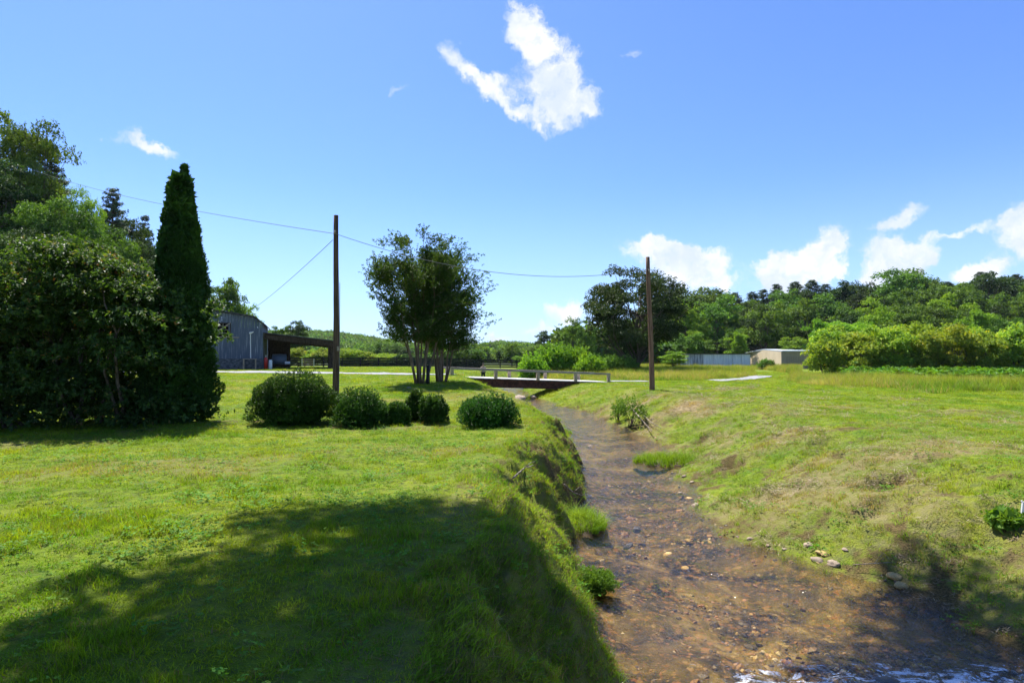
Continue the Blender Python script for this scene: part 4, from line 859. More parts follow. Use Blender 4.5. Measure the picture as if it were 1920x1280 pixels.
# far ridge wood
rng = R_(41); n = 5200; y = rng.uniform(400, 690, n); px = rng.uniform(250, 1300, n); x = (px - 960) / F * y
cm = [broad_tree(R_(400 + k), 12, 4.5, 1.5, 14, 16, 4, .02, clr=.34)[1] for k in range(3)]
scatter('far_woodland', cm, np.stack([x, y, gz(x, y) - 2], 1), rng.uniform(.7, 1.2, n)[:, None] * np.ones((1, 3)), 0 * x, M['broad'], 'hazy wooded ridge closing the valley behind the bridge', 'woodland', rng, .02)
rng = R_(43); n = 260; y = rng.uniform(135, 330, n); px = rng.uniform(1055, 1340, n); x = (px - 960) / F * y
scatter('gap_woodland', [c.copy() for c in cm], np.stack([x, y, gz(x, y) - 1.5], 1), rng.uniform(.6, .95, n)[:, None] * np.ones((1, 3)), 0 * x, M['broad'], 'continuous dark woodland filling the slope behind the oak', 'woodland', rng, .02)
rng = R_(42); n = 500; y = rng.uniform(230, 400, n); px = rng.uniform(590, 1080, n); x = (px - 960) / F * y
scatter('valley_woodland', [c.copy() for c in cm], np.stack([x, y, gz(x, y) - 3], 1), rng.uniform(.5, .85, n)[:, None] * np.ones((1, 3)), 0 * x, M['broad'], 'low line of valley trees below the far ridge', 'woodland', rng, .02)

# ---- the tall tree whose high boughs shade the near lawn
def in_poly(x, y, poly):
    c = np.zeros(len(x), bool); j = len(poly) - 1
    for i in range(len(poly)):
        xi, yi = poly[i]; xj, yj = poly[j]; c ^= ((yi > y) != (yj > y)) & (x < (xj - xi) * (y - yi) / (yj - yi + 1e-9) + xi); j = i
    return c
rng = R_(51)
PL = [(60, 1230), (190, 1130), (310, 1065), (440, 1035), (560, 965), (700, 960), (830, 965), (935, 975), (985, 1040), (1040, 1110), (1080, 1180), (1110, 1300), (110, 1300)]
PR_ = [(1690, 1110), (1760, 1070), (1810, 1075), (1850, 1140), (1960, 1150), (1960, 1300), (1500, 1300), (1540, 1230), (1660, 1180)]
def shade_pts(poly, n):
    poly = np.array(poly); out = []
    g = rng.uniform(poly.min(0), poly.max(0), (n * 4, 2)); g = g[in_poly(g[:, 0], g[:, 1], poly)]; return hit(g[:n, 0], g[:n, 1])
def even(Pp, sp):
    """thin to roughly even ground spacing"""
    keep = []; 
    for p in Pp:
        if all((p[0] - q[0]) ** 2 + (p[1] - q[1]) ** 2 > sp * sp for q in keep): keep.append(p)
    return np.array(keep)
GP = even(shade_pts(PL, 1300), .33); GR = even(shade_pts(PR_, 500), .42)
bx = np.stack([rng.uniform(-10, 4.5, 500), rng.uniform(-9, 3.2, 500), np.zeros(500)], 1); bx = even(bx, .75)
holes = hit([265, 170, 560, 560, 480], [1120, 1090, 1030, 1000, 1250])
GP = np.array([p for p in GP if all(math.hypot(p[0] - h[0], p[1] - h[1]) > .34 for h in holes)])
gp = np.vstack([GP, GR, bx]); hgt = rng.uniform(11.0, 14.0, len(gp)) + np.clip(gp[:, 1] - 5, 0, 4) * .5; C = gp + SUNV[None] / SUNV[2] * (hgt - gp[:, 2])[:, None]
el_ = (C[:, 2] - CAMZ) / np.maximum(C[:, 1], .5); C = C[(C[:, 1] < 1.0) | (el_ > .71) | (np.abs(C[:, 0]) > C[:, 1] * 1.05)]
TX, TY = -11.0, 7.0; tz0 = g1(TX, TY)
tb = MB(); tb.tube([(0, 0, -.4), (0, 0, 3), (.3, .2, 6.5), (1.2, .3, 9.5), (2.2, .2, 12)], [.62, .48, .42, .34, .2], 14)
cl = C - [TX, TY, tz0]; order = np.argsort(rng.random(len(cl)))
hubs = cl[order[:11]].copy(); hubs[:, 2] = np.maximum(hubs[:, 2], 11.2)
for h in hubs: limb(tb, (.9, .3, 8.8 + rng.uniform(-.5, 2)), h, .17, .05, rng, 8, 7, .04, .10)
for c in cl:
    h = hubs[np.argmin(((hubs - c) ** 2).sum(1))]; tb.tube(np.array([h, (h + c) / 2 + [0, 0, .2], c]), [.03, .018, .008], 4)
cb = MB(); nsp = 62; idx = np.repeat(np.arange(len(cl)), nsp); dd_ = rng.normal(0, 1, (len(idx), 3)) * np.array([.27, .27, .16])
sprigs(cb, cl[idx] + dd_, nrm(dd_ + [0, 0, .1]), 6, .16, .15, .095, rng, .9, .2)
put('shade_tree', tb.mesh('trunk', True), cb.mesh('crown'), 'bark', 'broad', (TX, TY, tz0), 'tall spreading tree beside the camera whose high boughs shade the near lawn', 'tree')

# ------------------------------------------------------------------ poles and wires
def pole(px_b, py_b, px_t, py_t, wpx, mat, label):
    h0 = hit([px_b], [py_b])[0]; d = h0[1]; t = P(px_t, py_t, d); r = wpx * d / F / 2
    root = empty('utility_pole', (h0[0], d, h0[2]), 0, label, 'utility pole'); b = MB(); rng = R_(int(px_b)); n = 14; tt = np.linspace(0, 1, n)[:, None]
    dx = t.x - h0[0]; H = t.z - h0[2]; pts = np.concatenate([dx * tt + .02 * np.sin(tt * 5), .015 * np.sin(tt * 4), -.3 + (H + .3) * tt], 1)
    b.tube(pts, np.linspace(r, r * .72, n), 14, True, .06, rng); link('shaft', b.mesh('shaft', True), M[mat], root)
    return root, h0, H, dx
poleA, hA, HA, dxA = pole(629, 738, 631, 404, 12, 'pole', 'tall dark weathered utility pole behind the boxwood row')
poleB, hB, HB, dxB = pole(1223, 733, 1215, 482, 10, 'pole_red', 'reddish-brown leaning utility pole on the right bank')
for root, hh_, H, dx, kz in ((poleA, hA, HA, dxA, 7.2), (poleB, hB, HB, dxB, 6.3)):
    b = MB(); b.tube([(dx * .9, -.14, H - .75), (dx * .9, -.2, H - .75)], [.03, .03], 8); b.tube([(dx * .9, -.2, H - .81), (dx * .9, -.2, H - .69)], [.045, .045], 10); link('insulator', b.mesh('insulator', True), M['stone'], root)
b = MB(); zt = HA * .62; b.tube([(.16, -.05, .1), (.17, -.05, 2.0), (.16, -.05, zt)], [.012] * 3, 6); link('ground_wire', b.mesh('ground_wire'), M['wire'], poleA)
b = MB(); b.box((.15, -.12, 1.9), (.12, .08, .22)); link('meter_box', b.mesh('meter_box'), M['stone'], poleA)
def wire(a, c, sag, r, label):
    a = np.array(a); c = np.array(c); t = np.linspace(0, 1, 40)[:, None]; p = a + (c - a) * t - np.array([0, 0, 1.]) * sag * 4 * t * (1 - t); b = MB(); b.tube(p - a, [r] * 40, 5, False)
    o = link('overhead_wire', b.mesh('overhead_wire'), M['wire'], None, tuple(a)); meta(o, label, 'wire'); return o
pa = np.array(P(631, 440, hA[1])) + [0, -.2, 0]; pb = np.array(P(1216, 505, hB[1])) + [0, -.2, 0]
wire(P(60, 318, 60), pa, .5, .014, 'thin overhead wire running from the left hillside to the dark pole')
wire(pa, pb, 1.0, .013, 'thin sagging overhead wire strung between the two poles')
wire(np.array(P(624, 450, hA[1])), P(440, 600, 60), .35, .013, 'thin service wire dropping from the dark pole to the barn')
# short black post between the myrtles
pp = P(802, 718, 30.5); b = MB(); b.tube([(0, 0, -.2), (.01, 0, .5), (0, 0, .98)], [.10, .095, .09], 10, True, .1, R_(3))
meta(link('wooden_post', b.mesh('wooden_post', True), M['black'], None, (pp.x, 30.5, g1(pp.x, 30.5))), 'short charred-black wooden post between the two crape myrtles', 'post')

# ------------------------------------------------------------------ bridge
br = empty('footbridge', BL0, math.atan2(BR0.y - BL0.y, BR0.x - BL0.x), 'low timber footbridge with pale deck and rusty beams crossing the stream', 'bridge')
Lb = math.hypot(BR0.x - BL0.x, BR0.y - BL0.y); slope = (BR0.z - BL0.z) / Lb; BWd = 3.2
def bz(t): return slope * t
npl = int(Lb / .26); pm = MB().box((0, 0, 0), (.245, BWd + .2, .06)).mesh('plank'); pm.materials.append(M['deck'])
for k in range(npl):
    t = (k + .5) * Lb / npl; o = link('plank', pm, None, br, (t, BWd / 2 + RN.uniform(-.03, .03), bz(t) + RN.uniform(-.006, .006))); o.rotation_euler = (0, -math.atan(slope) * 1, RN.uniform(-.006, .006))
for yy in (.12, BWd - .12):
    b = MB(); o0 = (0, yy, bz(0) - .36); o1 = (Lb, yy, bz(Lb) - .36)
    b.beam(o0, o1, .03, .60); b.beam((0, yy, bz(0) - .07), (Lb, yy, bz(Lb) - .07), .2, .03); b.beam((0, yy, bz(0) - .67), (Lb, yy, bz(Lb) - .67), .2, .03); link('girder', b.mesh('girder'), M['rust'], br)
pmesh = MB().box((0, 0, .24), (.26, .14, .62)).mesh('post')
pmesh.materials.append(M['post'])
for side, yy, ts in ((0, -.06, [.14, .27 * Lb, .53 * Lb, .77 * Lb, Lb - .15]), (1, BWd + .06, [.3, .42 * Lb, .66 * Lb, .89 * Lb])):
    for t in ts: link('post', pmesh, None, br, (t, yy, bz(t) + .03))
for yy in (-.06, BWd + .06):
    ks = [0, .33, .66, 1.0]
    for a, c in zip(ks[:-1], ks[1:]):
        b = MB(); b.beam((a * Lb + .01, yy, bz(a * Lb) + .67), (c * Lb - .01, yy, bz(c * Lb) + .67), .2, .16); link('rail', b.mesh('rail'), M['rail'], br)
# figure beyond the bridge
def figure():
    d = 57.; p = P(906, 707, d); h0 = g1(p.x, d); zt = P(906, 681, d).z; Hh = zt - h0; k = Hh / 1.75
    root = empty('person', (p.x, d, h0), 0, 'distant standing person in dark trousers and pale top behind the bridge rail', 'person')
    def skin(name, V, E, Rr, mat, root_i=0):
        me = bpy.data.meshes.new(name); me.from_pydata([tuple(c * k for c in v) for v in V], E, []); o = link(name, me, mat, root)
        md = o.modifiers.new('skin', 'SKIN'); sv = me.skin_vertices[0].data if me.skin_vertices else None
        if sv is None:
            return o
        for i, r in enumerate(Rr): sv[i].radius = (r * k, r * k * .85)
        sv[root_i].use_root = True; s = o.modifiers.new('sub', 'SUBSURF'); s.levels = 1; s.render_levels = 2; return o
    flesh = surf('skin', lambda g, p: (.42, .27, .19), .6); cloth = surf('pale_cloth', lambda g, p: (.42, .36, .28), .9); dark = surf('dark_cloth', lambda g, p: (.02, .03, .02), .9); hr = surf('dark_hair', lambda g, p: (.03, .02, .015), .8)
    V = [(0, 0, .95), (0, 0, 1.2), (0, 0, 1.42), (0, 0, 1.52), (0, -.01, 1.62), (0, 0, 1.72), (.18, 0, 1.40), (.27, .02, 1.12), (.22, -.12, .92), (-.18, 0, 1.40), (-.27, .02, 1.12), (-.22, -.12, .92), (.1, 0, .88), (.12, 0, .48), (.13, .02, .07), (.14, -.13, .03), (-.1, 0, .88), (-.12, 0, .48), (-.13, .02, .07), (-.14, -.13, .03)]
    E = [(0, 1), (1, 2), (2, 3), (3, 4), (4, 5), (2, 6), (6, 7), (7, 8), (2, 9), (9, 10), (10, 11), (0, 12), (12, 13), (13, 14), (14, 15), (0, 16), (16, 17), (17, 18), (18, 19)]
    Rr = [.14, .13, .13, .055, .095, .07, .05, .042, .035, .05, .042, .035, .085, .06, .045, .035, .085, .06, .045, .035]
    body = None
    for (nm, vi, ml, mt) in (('body', list(range(20)), 1.0, flesh), ('shirt', [0, 1, 2, 6, 7, 9, 10], 1.18, cloth), ('trousers', [0, 12, 13, 14, 16, 17, 18], 1.25, dark)):
        mp = {v: i for i, v in enumerate(vi)}; VV = [V[v] for v in vi]; EE = [(mp[a], mp[b_]) for a, b_ in E if a in mp and b_ in mp]
        me = bpy.data.meshes.new(nm); me.from_pydata([tuple(c * k for c in v) for v in VV], EE, []); o = bpy.data.objects.new(nm, me); COL.objects.link(o); o.parent = root; me.materials.append(mt)
        md = o.modifiers.new('skin', 'SKIN'); bpy.context.view_layer.objects.active = o
        if not me.skin_vertices:
            with bpy.context.temp_override(object=o, active_object=o): bpy.ops.mesh.customdata_skin_add()
        for i, v in enumerate(vi): me.skin_vertices[0].data[i].radius = (Rr[v] * ml * k, Rr[v] * ml * k * .9)
        me.skin_vertices[0].data[0].use_root = True; s = o.modifiers.new('sub', 'SUBSURF'); s.levels = 1; s.render_levels = 2
    b = MB(); t = np.linspace(0, 1, 6); b.tube(np.stack([0 * t, 0 * t + .02, (1.64 + .12 * t)], 1) * k, np.array([.104, .108, .1, .08, .05, .01]) * k, 12); link('hair', b.mesh('hair', True), hr, root)
figure()

# ------------------------------------------------------------------ barn and open shed
M['barn_wall'] = surf('weathered_barn_sheeting', lambda g, p: g.mix(g.sm(g.noise(mapped(g, p, (5, 5, .25)), 2.2, 5, .7), .5, .72), (.085, .11, .15), (.30, .33, .37)), .75, .3, bump=lambda g, p: g.noise(mapped(g, p, (14, 14, .4)), 2, 3), bdist=.01)
M['barn_wall2'] = surf('grey_barn_door', lambda g, p: g.mix(g.sm(g.noise(mapped(g, p, (5, 5, .25)), 2.2, 5, .7), .4, .7), (.10, .12, .15), (.22, .24, .26)), .8, .2)
M['block'] = surf('concrete_block_wall', two((.06, .065, .07), (.16, .165, .17), (1, 1, 2), 3.0), .9, .1)
M['roof_dark'] = surf('dark_tin_roof', two((.03, .03, .035), (.09, .085, .085), (1, 1, 1), 2.0), .6, .4)
M['int_wood'] = surf('dark_old_timber', two((.025, .018, .012), (.07, .05, .035), (8, 8, 1), 2.0), .9, .1)
M['painted_dark'] = surf('painted_interior_dark', lambda g, p: (.008, .008, .008), .95, .05)  # near-black that paints in the shade of open interiors
M['red'] = surf('red_paint', lambda g, p: (.45, .02, .015), .45, .4); M['white'] = surf('white_paint', lambda g, p: (.72, .72, .70), .5, .4); M['bluegrey'] = surf('blue_grey_steel', lambda g, p: (.10, .14, .20), .5, .4)
bd = 60.; bo = P(492, 692, bd); bo.z = g1(bo.x, bd) - .05
ang = math.radians(20)
barn = empty('barn', bo, ang, 'grey-blue weathered gambrel barn with a dark loft opening, half hidden by the evergreen', 'barn')
Wb = 11.0; Db = 10.0; k_ = 1.0
eave = 4.75; mid = 5.35; midx = -.75; peak = 6.1; pkx = -Wb / 2
def prof_h(x):
    return np.interp(x, [-Wb, -Wb - midx, pkx, midx, 0], [eave, mid, peak, mid, eave])
# front wall: sheets of cladding, joined because each is only a few pixels wide
b = MB(); x = -Wb; 
while x < -.05:
    w = min(.3, -x); xc = x + w / 2; h = float(prof_h(xc)) - .03
    if -4.35 < xc < -3.05: b.box((xc, RN.uniform(-.008, .008), (3.35 + 1.15) / 2), (w - .02, .04, 3.35 - 1.15)); b.box((xc, 0, (4.72 + h) / 2), (w - .02, .04, h - 4.72))
    else: b.box((xc, RN.uniform(-.008, .008), (1.15 + h) / 2), (w - .02, .04, h - 1.15))
    x += .3
o = link('wall_cladding', b.mesh('wall_cladding'), M['barn_wall'], barn); o['kind'] = 'stuff'
b = MB(); b.box((-Wb / 2, .06, .58), (Wb, .18, 1.14)); link('block_base', b.mesh('block_base'), M['block'], barn)
b = MB(); b.box((-3.7, .35, 4.03), (1.28, .02, 1.36)); link('loft_dark_panel', b.mesh('loft_dark_panel'), M['painted_dark'], barn)  # black panel stands in for the darkness inside the loft
b = MB()
for zz in (3.37, 4.70): b.box((-3.7, -.04, zz), (1.5, .06, .09))
for xx in (-4.38, -3.02): b.box((xx, -.04, 4.03), (.09, .06, 1.24))
link('loft_frame', b.mesh('loft_frame'), M['int_wood'], barn)
b = MB()
for zz in (3.7, 4.05, 4.4): b.box((-3.7, .12, zz), (1.24, .04, .06))
b.box((-3.7, .12, 4.03), (.06, .03, 1.24)); link('loft_rail', b.mesh('loft_rail'), M['rail'], barn)
b = MB(); b.beam((-6.7, -.10, 1.9), (-3.0, -.10, 4.75), .05, .10); link('hoist_pole', b.mesh('hoist_pole'), M['rail'], barn)
b = MB(); b.box((-5.3, -.05, 3.28), (6.2, .05, .10)); link('door_track', b.mesh('door_track'), M['rail'], barn)
b = MB(); b.box((-5.3, -.045, 2.2), (2.7, .05, 2.05)); link('sliding_door', b.mesh('sliding_door'), M['barn_wall2'], barn)
b = MB(); b.box((0, Db / 2, (eave) / 2), (.05, Db, eave - .1)); b.box((-Wb, Db / 2, eave / 2), (.05, Db, eave - .1)); b.box((-Wb / 2, Db, eave / 2), (Wb, .05, eave)); link('side_wall', b.mesh('side_wall'), M['barn_wall'], barn)
rx = [.35, midx, pkx, -Wb - midx, -Wb - .35]; rz_ = [eave - .3, mid, peak, mid, eave - .3]
for q in range(4):
    a = (rx[q], rz_[q]); c = (rx[q + 1], rz_[q + 1]); b = MB(); V = []
    for yy in (-.45, Db + .4):
        V += [(a[0], yy, a[1] + .02), (c[0], yy, c[1] + .02), (c[0], yy, c[1] + .10), (a[0], yy, a[1] + .10)]
    b.add(V, [[0, 1, 2, 3], [4, 7, 6, 5], [0, 4, 5, 1], [1, 5, 6, 2], [2, 6, 7, 3], [3, 7, 4, 0]]); link('roof_slope', b.mesh('roof_slope'), M['roof_dark'], barn)
b = MB(); b.tube([(-1.1, -.12, 1.2), (-1.15, -.12, 3.6), (-1.0, -.3, 3.85)], [.05, .045, .04], 8); link('conduit', b.mesh('conduit'), M['white'], barn)
b = MB(); b.tube([(-1.2, -.3, 3.72), (-.85, -.5, 3.85)], [.12, .05], 10); link('yard_lamp', b.mesh('yard_lamp'), M['white'], barn)
# open lean-to shed attached to the barn
sw = 6.9; sd = 8.5; zl, zr = 3.75, 2.95
b = MB(); b.add([(.06, -.3, zl), (sw + .5, -.3, zr), (sw + .5, sd, zr), (.06, sd, zl), (.06, -.3, zl + .09), (sw + .5, -.3, zr + .09), (sw + .5, sd, zr + .09), (.06, sd, zl + .09)], [[0, 3, 2, 1], [4, 5, 6, 7], [0, 1, 5, 4], [1, 2, 6, 5], [2, 3, 7, 6], [3, 0, 4, 7]]); link('lean_to_roof', b.mesh('lean_to_roof'), M['roof_dark'], barn)
for yy in (-.1, sd - .2):
    b = MB(); b.beam((.1, yy, zl - .35), (sw + .3, yy, zr - .3), .12, .5); link('lean_to_beam', b.mesh('lean_to_beam'), M['int_wood'], barn)
for j in range(9):
    b = MB(); b.beam((.15, .4 + j * .95, zl - .09), (sw + .3, .4 + j * .95, zr - .09), .06, .14); link('rafter', b.mesh('rafter'), M['int_wood'], barn)
b = MB(); b.box((sw - .1, .5, 1.35), (.75, .9, 2.75)); link('end_wall', b.mesh('end_wall'), M['int_wood'], barn)
for (x, y_) in ((2.4, sd - .2), (sw, sd - .2), (sw, 4), (2.5, 3.6)):
    b = MB(); b.box((x, y_, 1.45), (.22, .22, 3.0)); link('shed_post', b.mesh('shed_post'), M['int_wood'], barn)
b = MB(); b.box((1.25, sd - .15, 1.6), (2.3, .06, 3.2)); link('back_panel', b.mesh('back_panel'), M['int_wood'], barn)
Rz = Matrix.Rotation(ang, 3, 'Z')
def bw(x, y, z=0): v = Rz @ Vector((x, y, 0)); return (bo.x + v.x, bo.y + v.y, g1(bo.x + v.x, bo.y + v.y) + z)
t = empty('fuel_tank', bw(1.5, 3.2), ang, 'blue-grey tank standing in the dark open shed beside the barn', 'tank')
b = MB(); zz = np.linspace(0, 1, 7); b.tube([(-.75, 0, 1.05), (-.7, 0, 1.05), (0, 0, 1.05), (.7, 0, 1.05), (.75, 0, 1.05)], [.3, .55, .58, .55, .3], 16); link('vessel', b.mesh('vessel', True), M['bluegrey'], t)
for xx in (-.5, .5):
    b = MB(); b.box((xx, 0, .25), (.1, .7, .55)); link('leg', b.mesh('leg'), M['int_wood'], t)
t = empty('work_bench', bw(-1.15, -.7), ang, 'rough grey work bench against the barn wall beside the red cylinder', 'bench')
b = MB(); b.box((0, 0, 1.1), (1.25, .6, .07)); link('bench_top', b.mesh('bench_top'), M['rail'], t)
for xx in (-.55, .55):
    for y_ in (-.24, .24): b = MB(); b.box((xx, y_, .53), (.09, .09, 1.07)); link('leg', b.mesh('leg'), M['post'], t)
t = empty('gas_cylinder', bw(.35, -.7), 0, 'red gas cylinder standing at the barn corner', 'gas cylinder')
b = MB(); b.tube([(0, 0, 0), (0, 0, 1.05), (0, 0, 1.2), (0, 0, 1.26)], [.17, .17, .1, .05], 14); link('cylinder_body', b.mesh('cylinder_body', True), M['red'], t)
b = MB(); b.tube([(0, 0, 1.26), (0, 0, 1.42)], [.03, .03], 8); b.box((0, 0, 1.42), (.14, .04, .04)); link('valve', b.mesh('valve'), M['white'], t)
t = empty('water_drum', bw(.78, -.6), 0, 'white upright drum right beside the red gas cylinder', 'drum')
b = MB(); b.tube([(0, 0, 0), (0, 0, .02), (0, 0, .45), (0, 0, .9), (0, 0, .95)], [.15, .17, .175, .17, .13], 14); link('drum_body', b.mesh('drum_body', True), M['white'], t)
b = MB(); b.tube([(0, 0, .94), (0, 0, 1.0)], [.05, .05], 8); link('cap', b.mesh('cap'), M['bluegrey'], t)
pp = P(539, 690, 62); t = empty('yard_sign', (pp.x, 62, g1(pp.x, 62)), 0, 'small white blank sign on short posts below the open shed', 'sign')
b = MB(); b.box((0, 0, .62), (.55, .04, .26)); link('sign_board', b.mesh('sign_board'), M['white'], t)
for xx in (-.2, .2): b = MB(); b.box((xx, .04, .25), (.04, .04, .6)); link('leg', b.mesh('leg'), M['int_wood'], t)
# pale gate behind the shed
pp = P(572, 693, 74); t = empty('farm_gate', (pp.x - .4, 74, g1(pp.x, 74)), 0, 'pale tubular farm gate seen through the open shed', 'gate')
for q in range(5): b = MB(); b.tube([(0, 0, .2 + q * .2), (1.5, 0, .2 + q * .2)], [.03, .03], 6); link('bar', b.mesh('bar'), M['rail'], t)
for xx in (0, 1.5): b = MB(); b.tube([(xx, 0, 0), (xx, 0, 1.1)], [.04, .04], 6); link('upright', b.mesh('upright'), M['white'], t)

# black board fence
def fence(p0, p1, n, zoff, label, hgt=1.25, nr=4):
    root = empty('board_fence', (p0[0], p0[1], g1(*p0)), 0, label, 'fence'); P0 = np.array(p0); P1 = np.array(p1)
    pmesh = MB().box((0, 0, hgt / 2), (.15, .15, hgt + .1)).mesh('fence_post'); pmesh.materials.append(M['black']); zz = []
    q = [P0 + (P1 - P0) * k / n for k in range(n + 1)]; zz = [g1(*c) for c in q]
    for c, z in zip(q, zz): link('fence_post', pmesh, None, root, (c[0] - P0[0], c[1] - P0[1], z - zz[0]))
    for k in range(n):
        a = q[k] - P0; c = q[k + 1] - P0
        for r in range(nr):
            h = .25 + r * (hgt - .33) / (nr - 1); b = MB(); b.beam((a[0] + .01, a[1] - .1, zz[k] - zz[0] + h), (c[0] - .01, c[1] - .1, zz[k + 1] - zz[0] + h), .03, .19); link('board', b.mesh('board'), M['black'], root)
    return root
a = P(536, 692, 78); c = P(1000, 694, 84)
fence((a.x, 78), (c.x, 84), 14, 0, 'long black four-board paddock fence crossing behind the crape myrtles')
a = P(640, 690, 96); c = P(900, 690, 99)
fence((a.x, 96), (c.x, 99), 8, 0, 'second black board fence farther back behind the long one')

# ------------------------------------------------------------------ sheds on the right
def corr(freq, c0, c1, rust=None):
    def fn(g, p):
        x = g.n('ShaderNodeSeparateXYZ', {0: p}, out=0); c = g.mix(g.sm(g.noise(mapped(g, p, (3, 3, .35)), 1.4, 5, .7), .35, .7), c0, c1)
        return c
    return surf('sheet_metal_%d' % int(freq), fn, .55, .4, 0.0, bump=lambda g, p: g.n('ShaderNodeTexWave', {'Vector': p, 'Scale': freq, 'Distortion': 0.0}, out=1, bands_direction='X'), bdist=.03, bstr=.8)
M['white_sheet'] = corr(3, (.58, .64, .72), (.84, .87, .90)); M['grey_sheet'] = corr(4, (.20, .22, .26), (.58, .62, .68)); M['tan'] = surf('tan_wall', two((.66, .53, .34), (.74, .60, .40), (1, 1, .5), 1.0), .6, .3)
M['tan_dark'] = surf('tan_painted_shade', two((.33, .27, .19), (.38, .31, .22), (1, 1, 1), 2.0), .6, .3); M['roof_blue'] = surf('pale_metal_roof', lambda g, p: (.50, .56, .60), .45, .5)  # darker tan carries the side wall's shade in its colour
d = 98.; a = P(1288, 690, d); c = P(1407, 690, d); W_ = c.x - a.x; h = P(0, 664, d).z - g1(a.x, d)
t = empty('long_shed', (a.x, d, g1(a.x, d)), .0, 'long low white-grey corrugated metal shed in the tall grass', 'shed'); ks = [0, .11, .26, .42, .57, .655, .72, .86, 1.0]
for i, (u0, u1) in enumerate(zip(ks[:-1], ks[1:])):
    b = MB(); b.box(((u0 + u1) / 2 * W_, RN.uniform(-.02, .02), h / 2), ((u1 - u0) * W_ - .05, .06, h)); 
    link('door' if i == 5 else 'panel', b.mesh('panel'), M['grey_sheet'] if i in (0, 1) else M['white_sheet'], t)
b = MB(); b.box((W_, 2.5, h / 2), (.06, 5, h)); b.box((0, 2.5, h / 2), (.06, 5, h)); b.box((W_ / 2, 5, h / 2), (W_, .06, h)); link('back_wall', b.mesh('back_wall'), M['grey_sheet'], t)
b = MB(); b.box((W_ / 2, 2.4, h + .08), (W_ + .3, 5.4, .09)); link('roof', b.mesh('roof'), M['roof_dark'], t)
a2 = P(1268, 690, 99); w2 = (1289 - 1268) * 99 / F; t = empty('open_lean_to', (a2.x, 99, g1(a2.x, 99)), 0, 'small dark open lean-to with white posts at the left end of the long shed', 'shed')
b = MB(); b.box((w2 / 2, 1.5, 2.45), (w2 + .3, 3.4, .1), 0, 0, .04); link('roof', b.mesh('roof'), M['roof_dark'], t)
b = MB(); b.box((w2 / 2, 3.0, 1.2), (w2, .06, 2.4)); link('back_wall', b.mesh('back_wall'), M['painted_dark'], t)  # back wall coloured near-black to paint the shade under the roof
for u0 in (.1, .45, .95): b = MB(); b.box((u0 * w2, 0, 1.2), (.13, .13, 2.4)); link('post', b.mesh('post'), M['deck'], t)
b = MB(); b.box((w2 * .95, .0, 1.7), (.9, .05, .1)); link('cross_rail', b.mesh('cross_rail'), M['deck'], t)
# tan building: gable end to the left, long side to the right
d = 101.; a = P(1400, 692, d); m_ = P(1466, 692, 97.); z0 = g1(a.x, d); t = empty('tan_building', (m_.x, 97., g1(m_.x, 97)), 0, 'tan metal building with a thin pale roof between shed and orchard', 'building')
dx = P(1400, 692, 110).x - m_.x; dy = 13.; hE = P(0, 659, 97).z - g1(m_.x, 97); hP = hE + .25; W2 = 6.5
gmid = (dx * .5, dy * .5)
b = MB(); b.add([(dx, dy, -.2), (0, 0, -.2), (0, 0, hE), (gmid[0], gmid[1], hP + .1), (dx, dy, hE - .2)], None, [[0, 1, 2], [0, 2, 3], [0, 3, 4]])
b.add([(dx + .05, dy + .1, -.2), (.05, .1, -.2), (.05, .1, hE), (gmid[0] + .05, gmid[1] + .1, hP + .1), (dx + .05, dy + .1, hE - .2)], None, [[0, 2, 1], [0, 3, 2], [0, 4, 3]]); link('gable_wall', b.mesh('gable_wall'), M['tan'], t)
M['tan_corr'] = corr(5, (.36, .29, .2), (.42, .34, .25))  # side wall's shade painted in as a darker tan than the gable
b = MB(); ux, uy = .97, .12
b.beam((.02, 0, hE / 2 - .1), (W2, W2 * uy, hE / 2 - .1), .08, hE + .2); link('side_wall', b.mesh('side_wall'), M['tan_corr'], t)
for q in range(14):
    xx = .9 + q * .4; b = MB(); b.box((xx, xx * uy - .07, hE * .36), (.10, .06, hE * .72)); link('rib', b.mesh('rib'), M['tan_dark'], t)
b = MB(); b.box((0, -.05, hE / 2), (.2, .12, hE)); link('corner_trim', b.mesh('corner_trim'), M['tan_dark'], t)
V = [(dx - .3, dy, hE - .15), (0, -.3, hE + .02), (W2 + .3, W2 * uy - .3, hE + .02), (gmid[0], gmid[1], hP + .12), (W2 + gmid[0], gmid[1] + W2 * uy, hP + .12), (W2 + dx, dy + W2 * uy, hE)]
b = MB(); th = .16
def slab(Vs):
    Vs = np.array(Vs, float); b.add(np.vstack([Vs, Vs + [0, 0, th]]), [[0, 3, 2, 1], [4, 5, 6, 7], [0, 1, 5, 4], [1, 2, 6, 5], [2, 3, 7, 6], [3, 0, 4, 7]])
slab([V[1], V[2], V[4], V[3]]); slab([V[3], V[4], V[5], V[0]]); link('roof', b.mesh('roof'), M['roof_blue'], t)
# small bush by the tan wall
x, H = at_px(1437, 675, 90); sm, cm = dome_bush(R_(77), 2.2, 1.8, H, .17, 160, 6, .2); put('field_bush', sm, cm, 'bark', 'broad', (x, 90, g1(x, 90)), 'small ragged bush in front of the tan building wall', 'bush', names=('stems', 'foliage'))

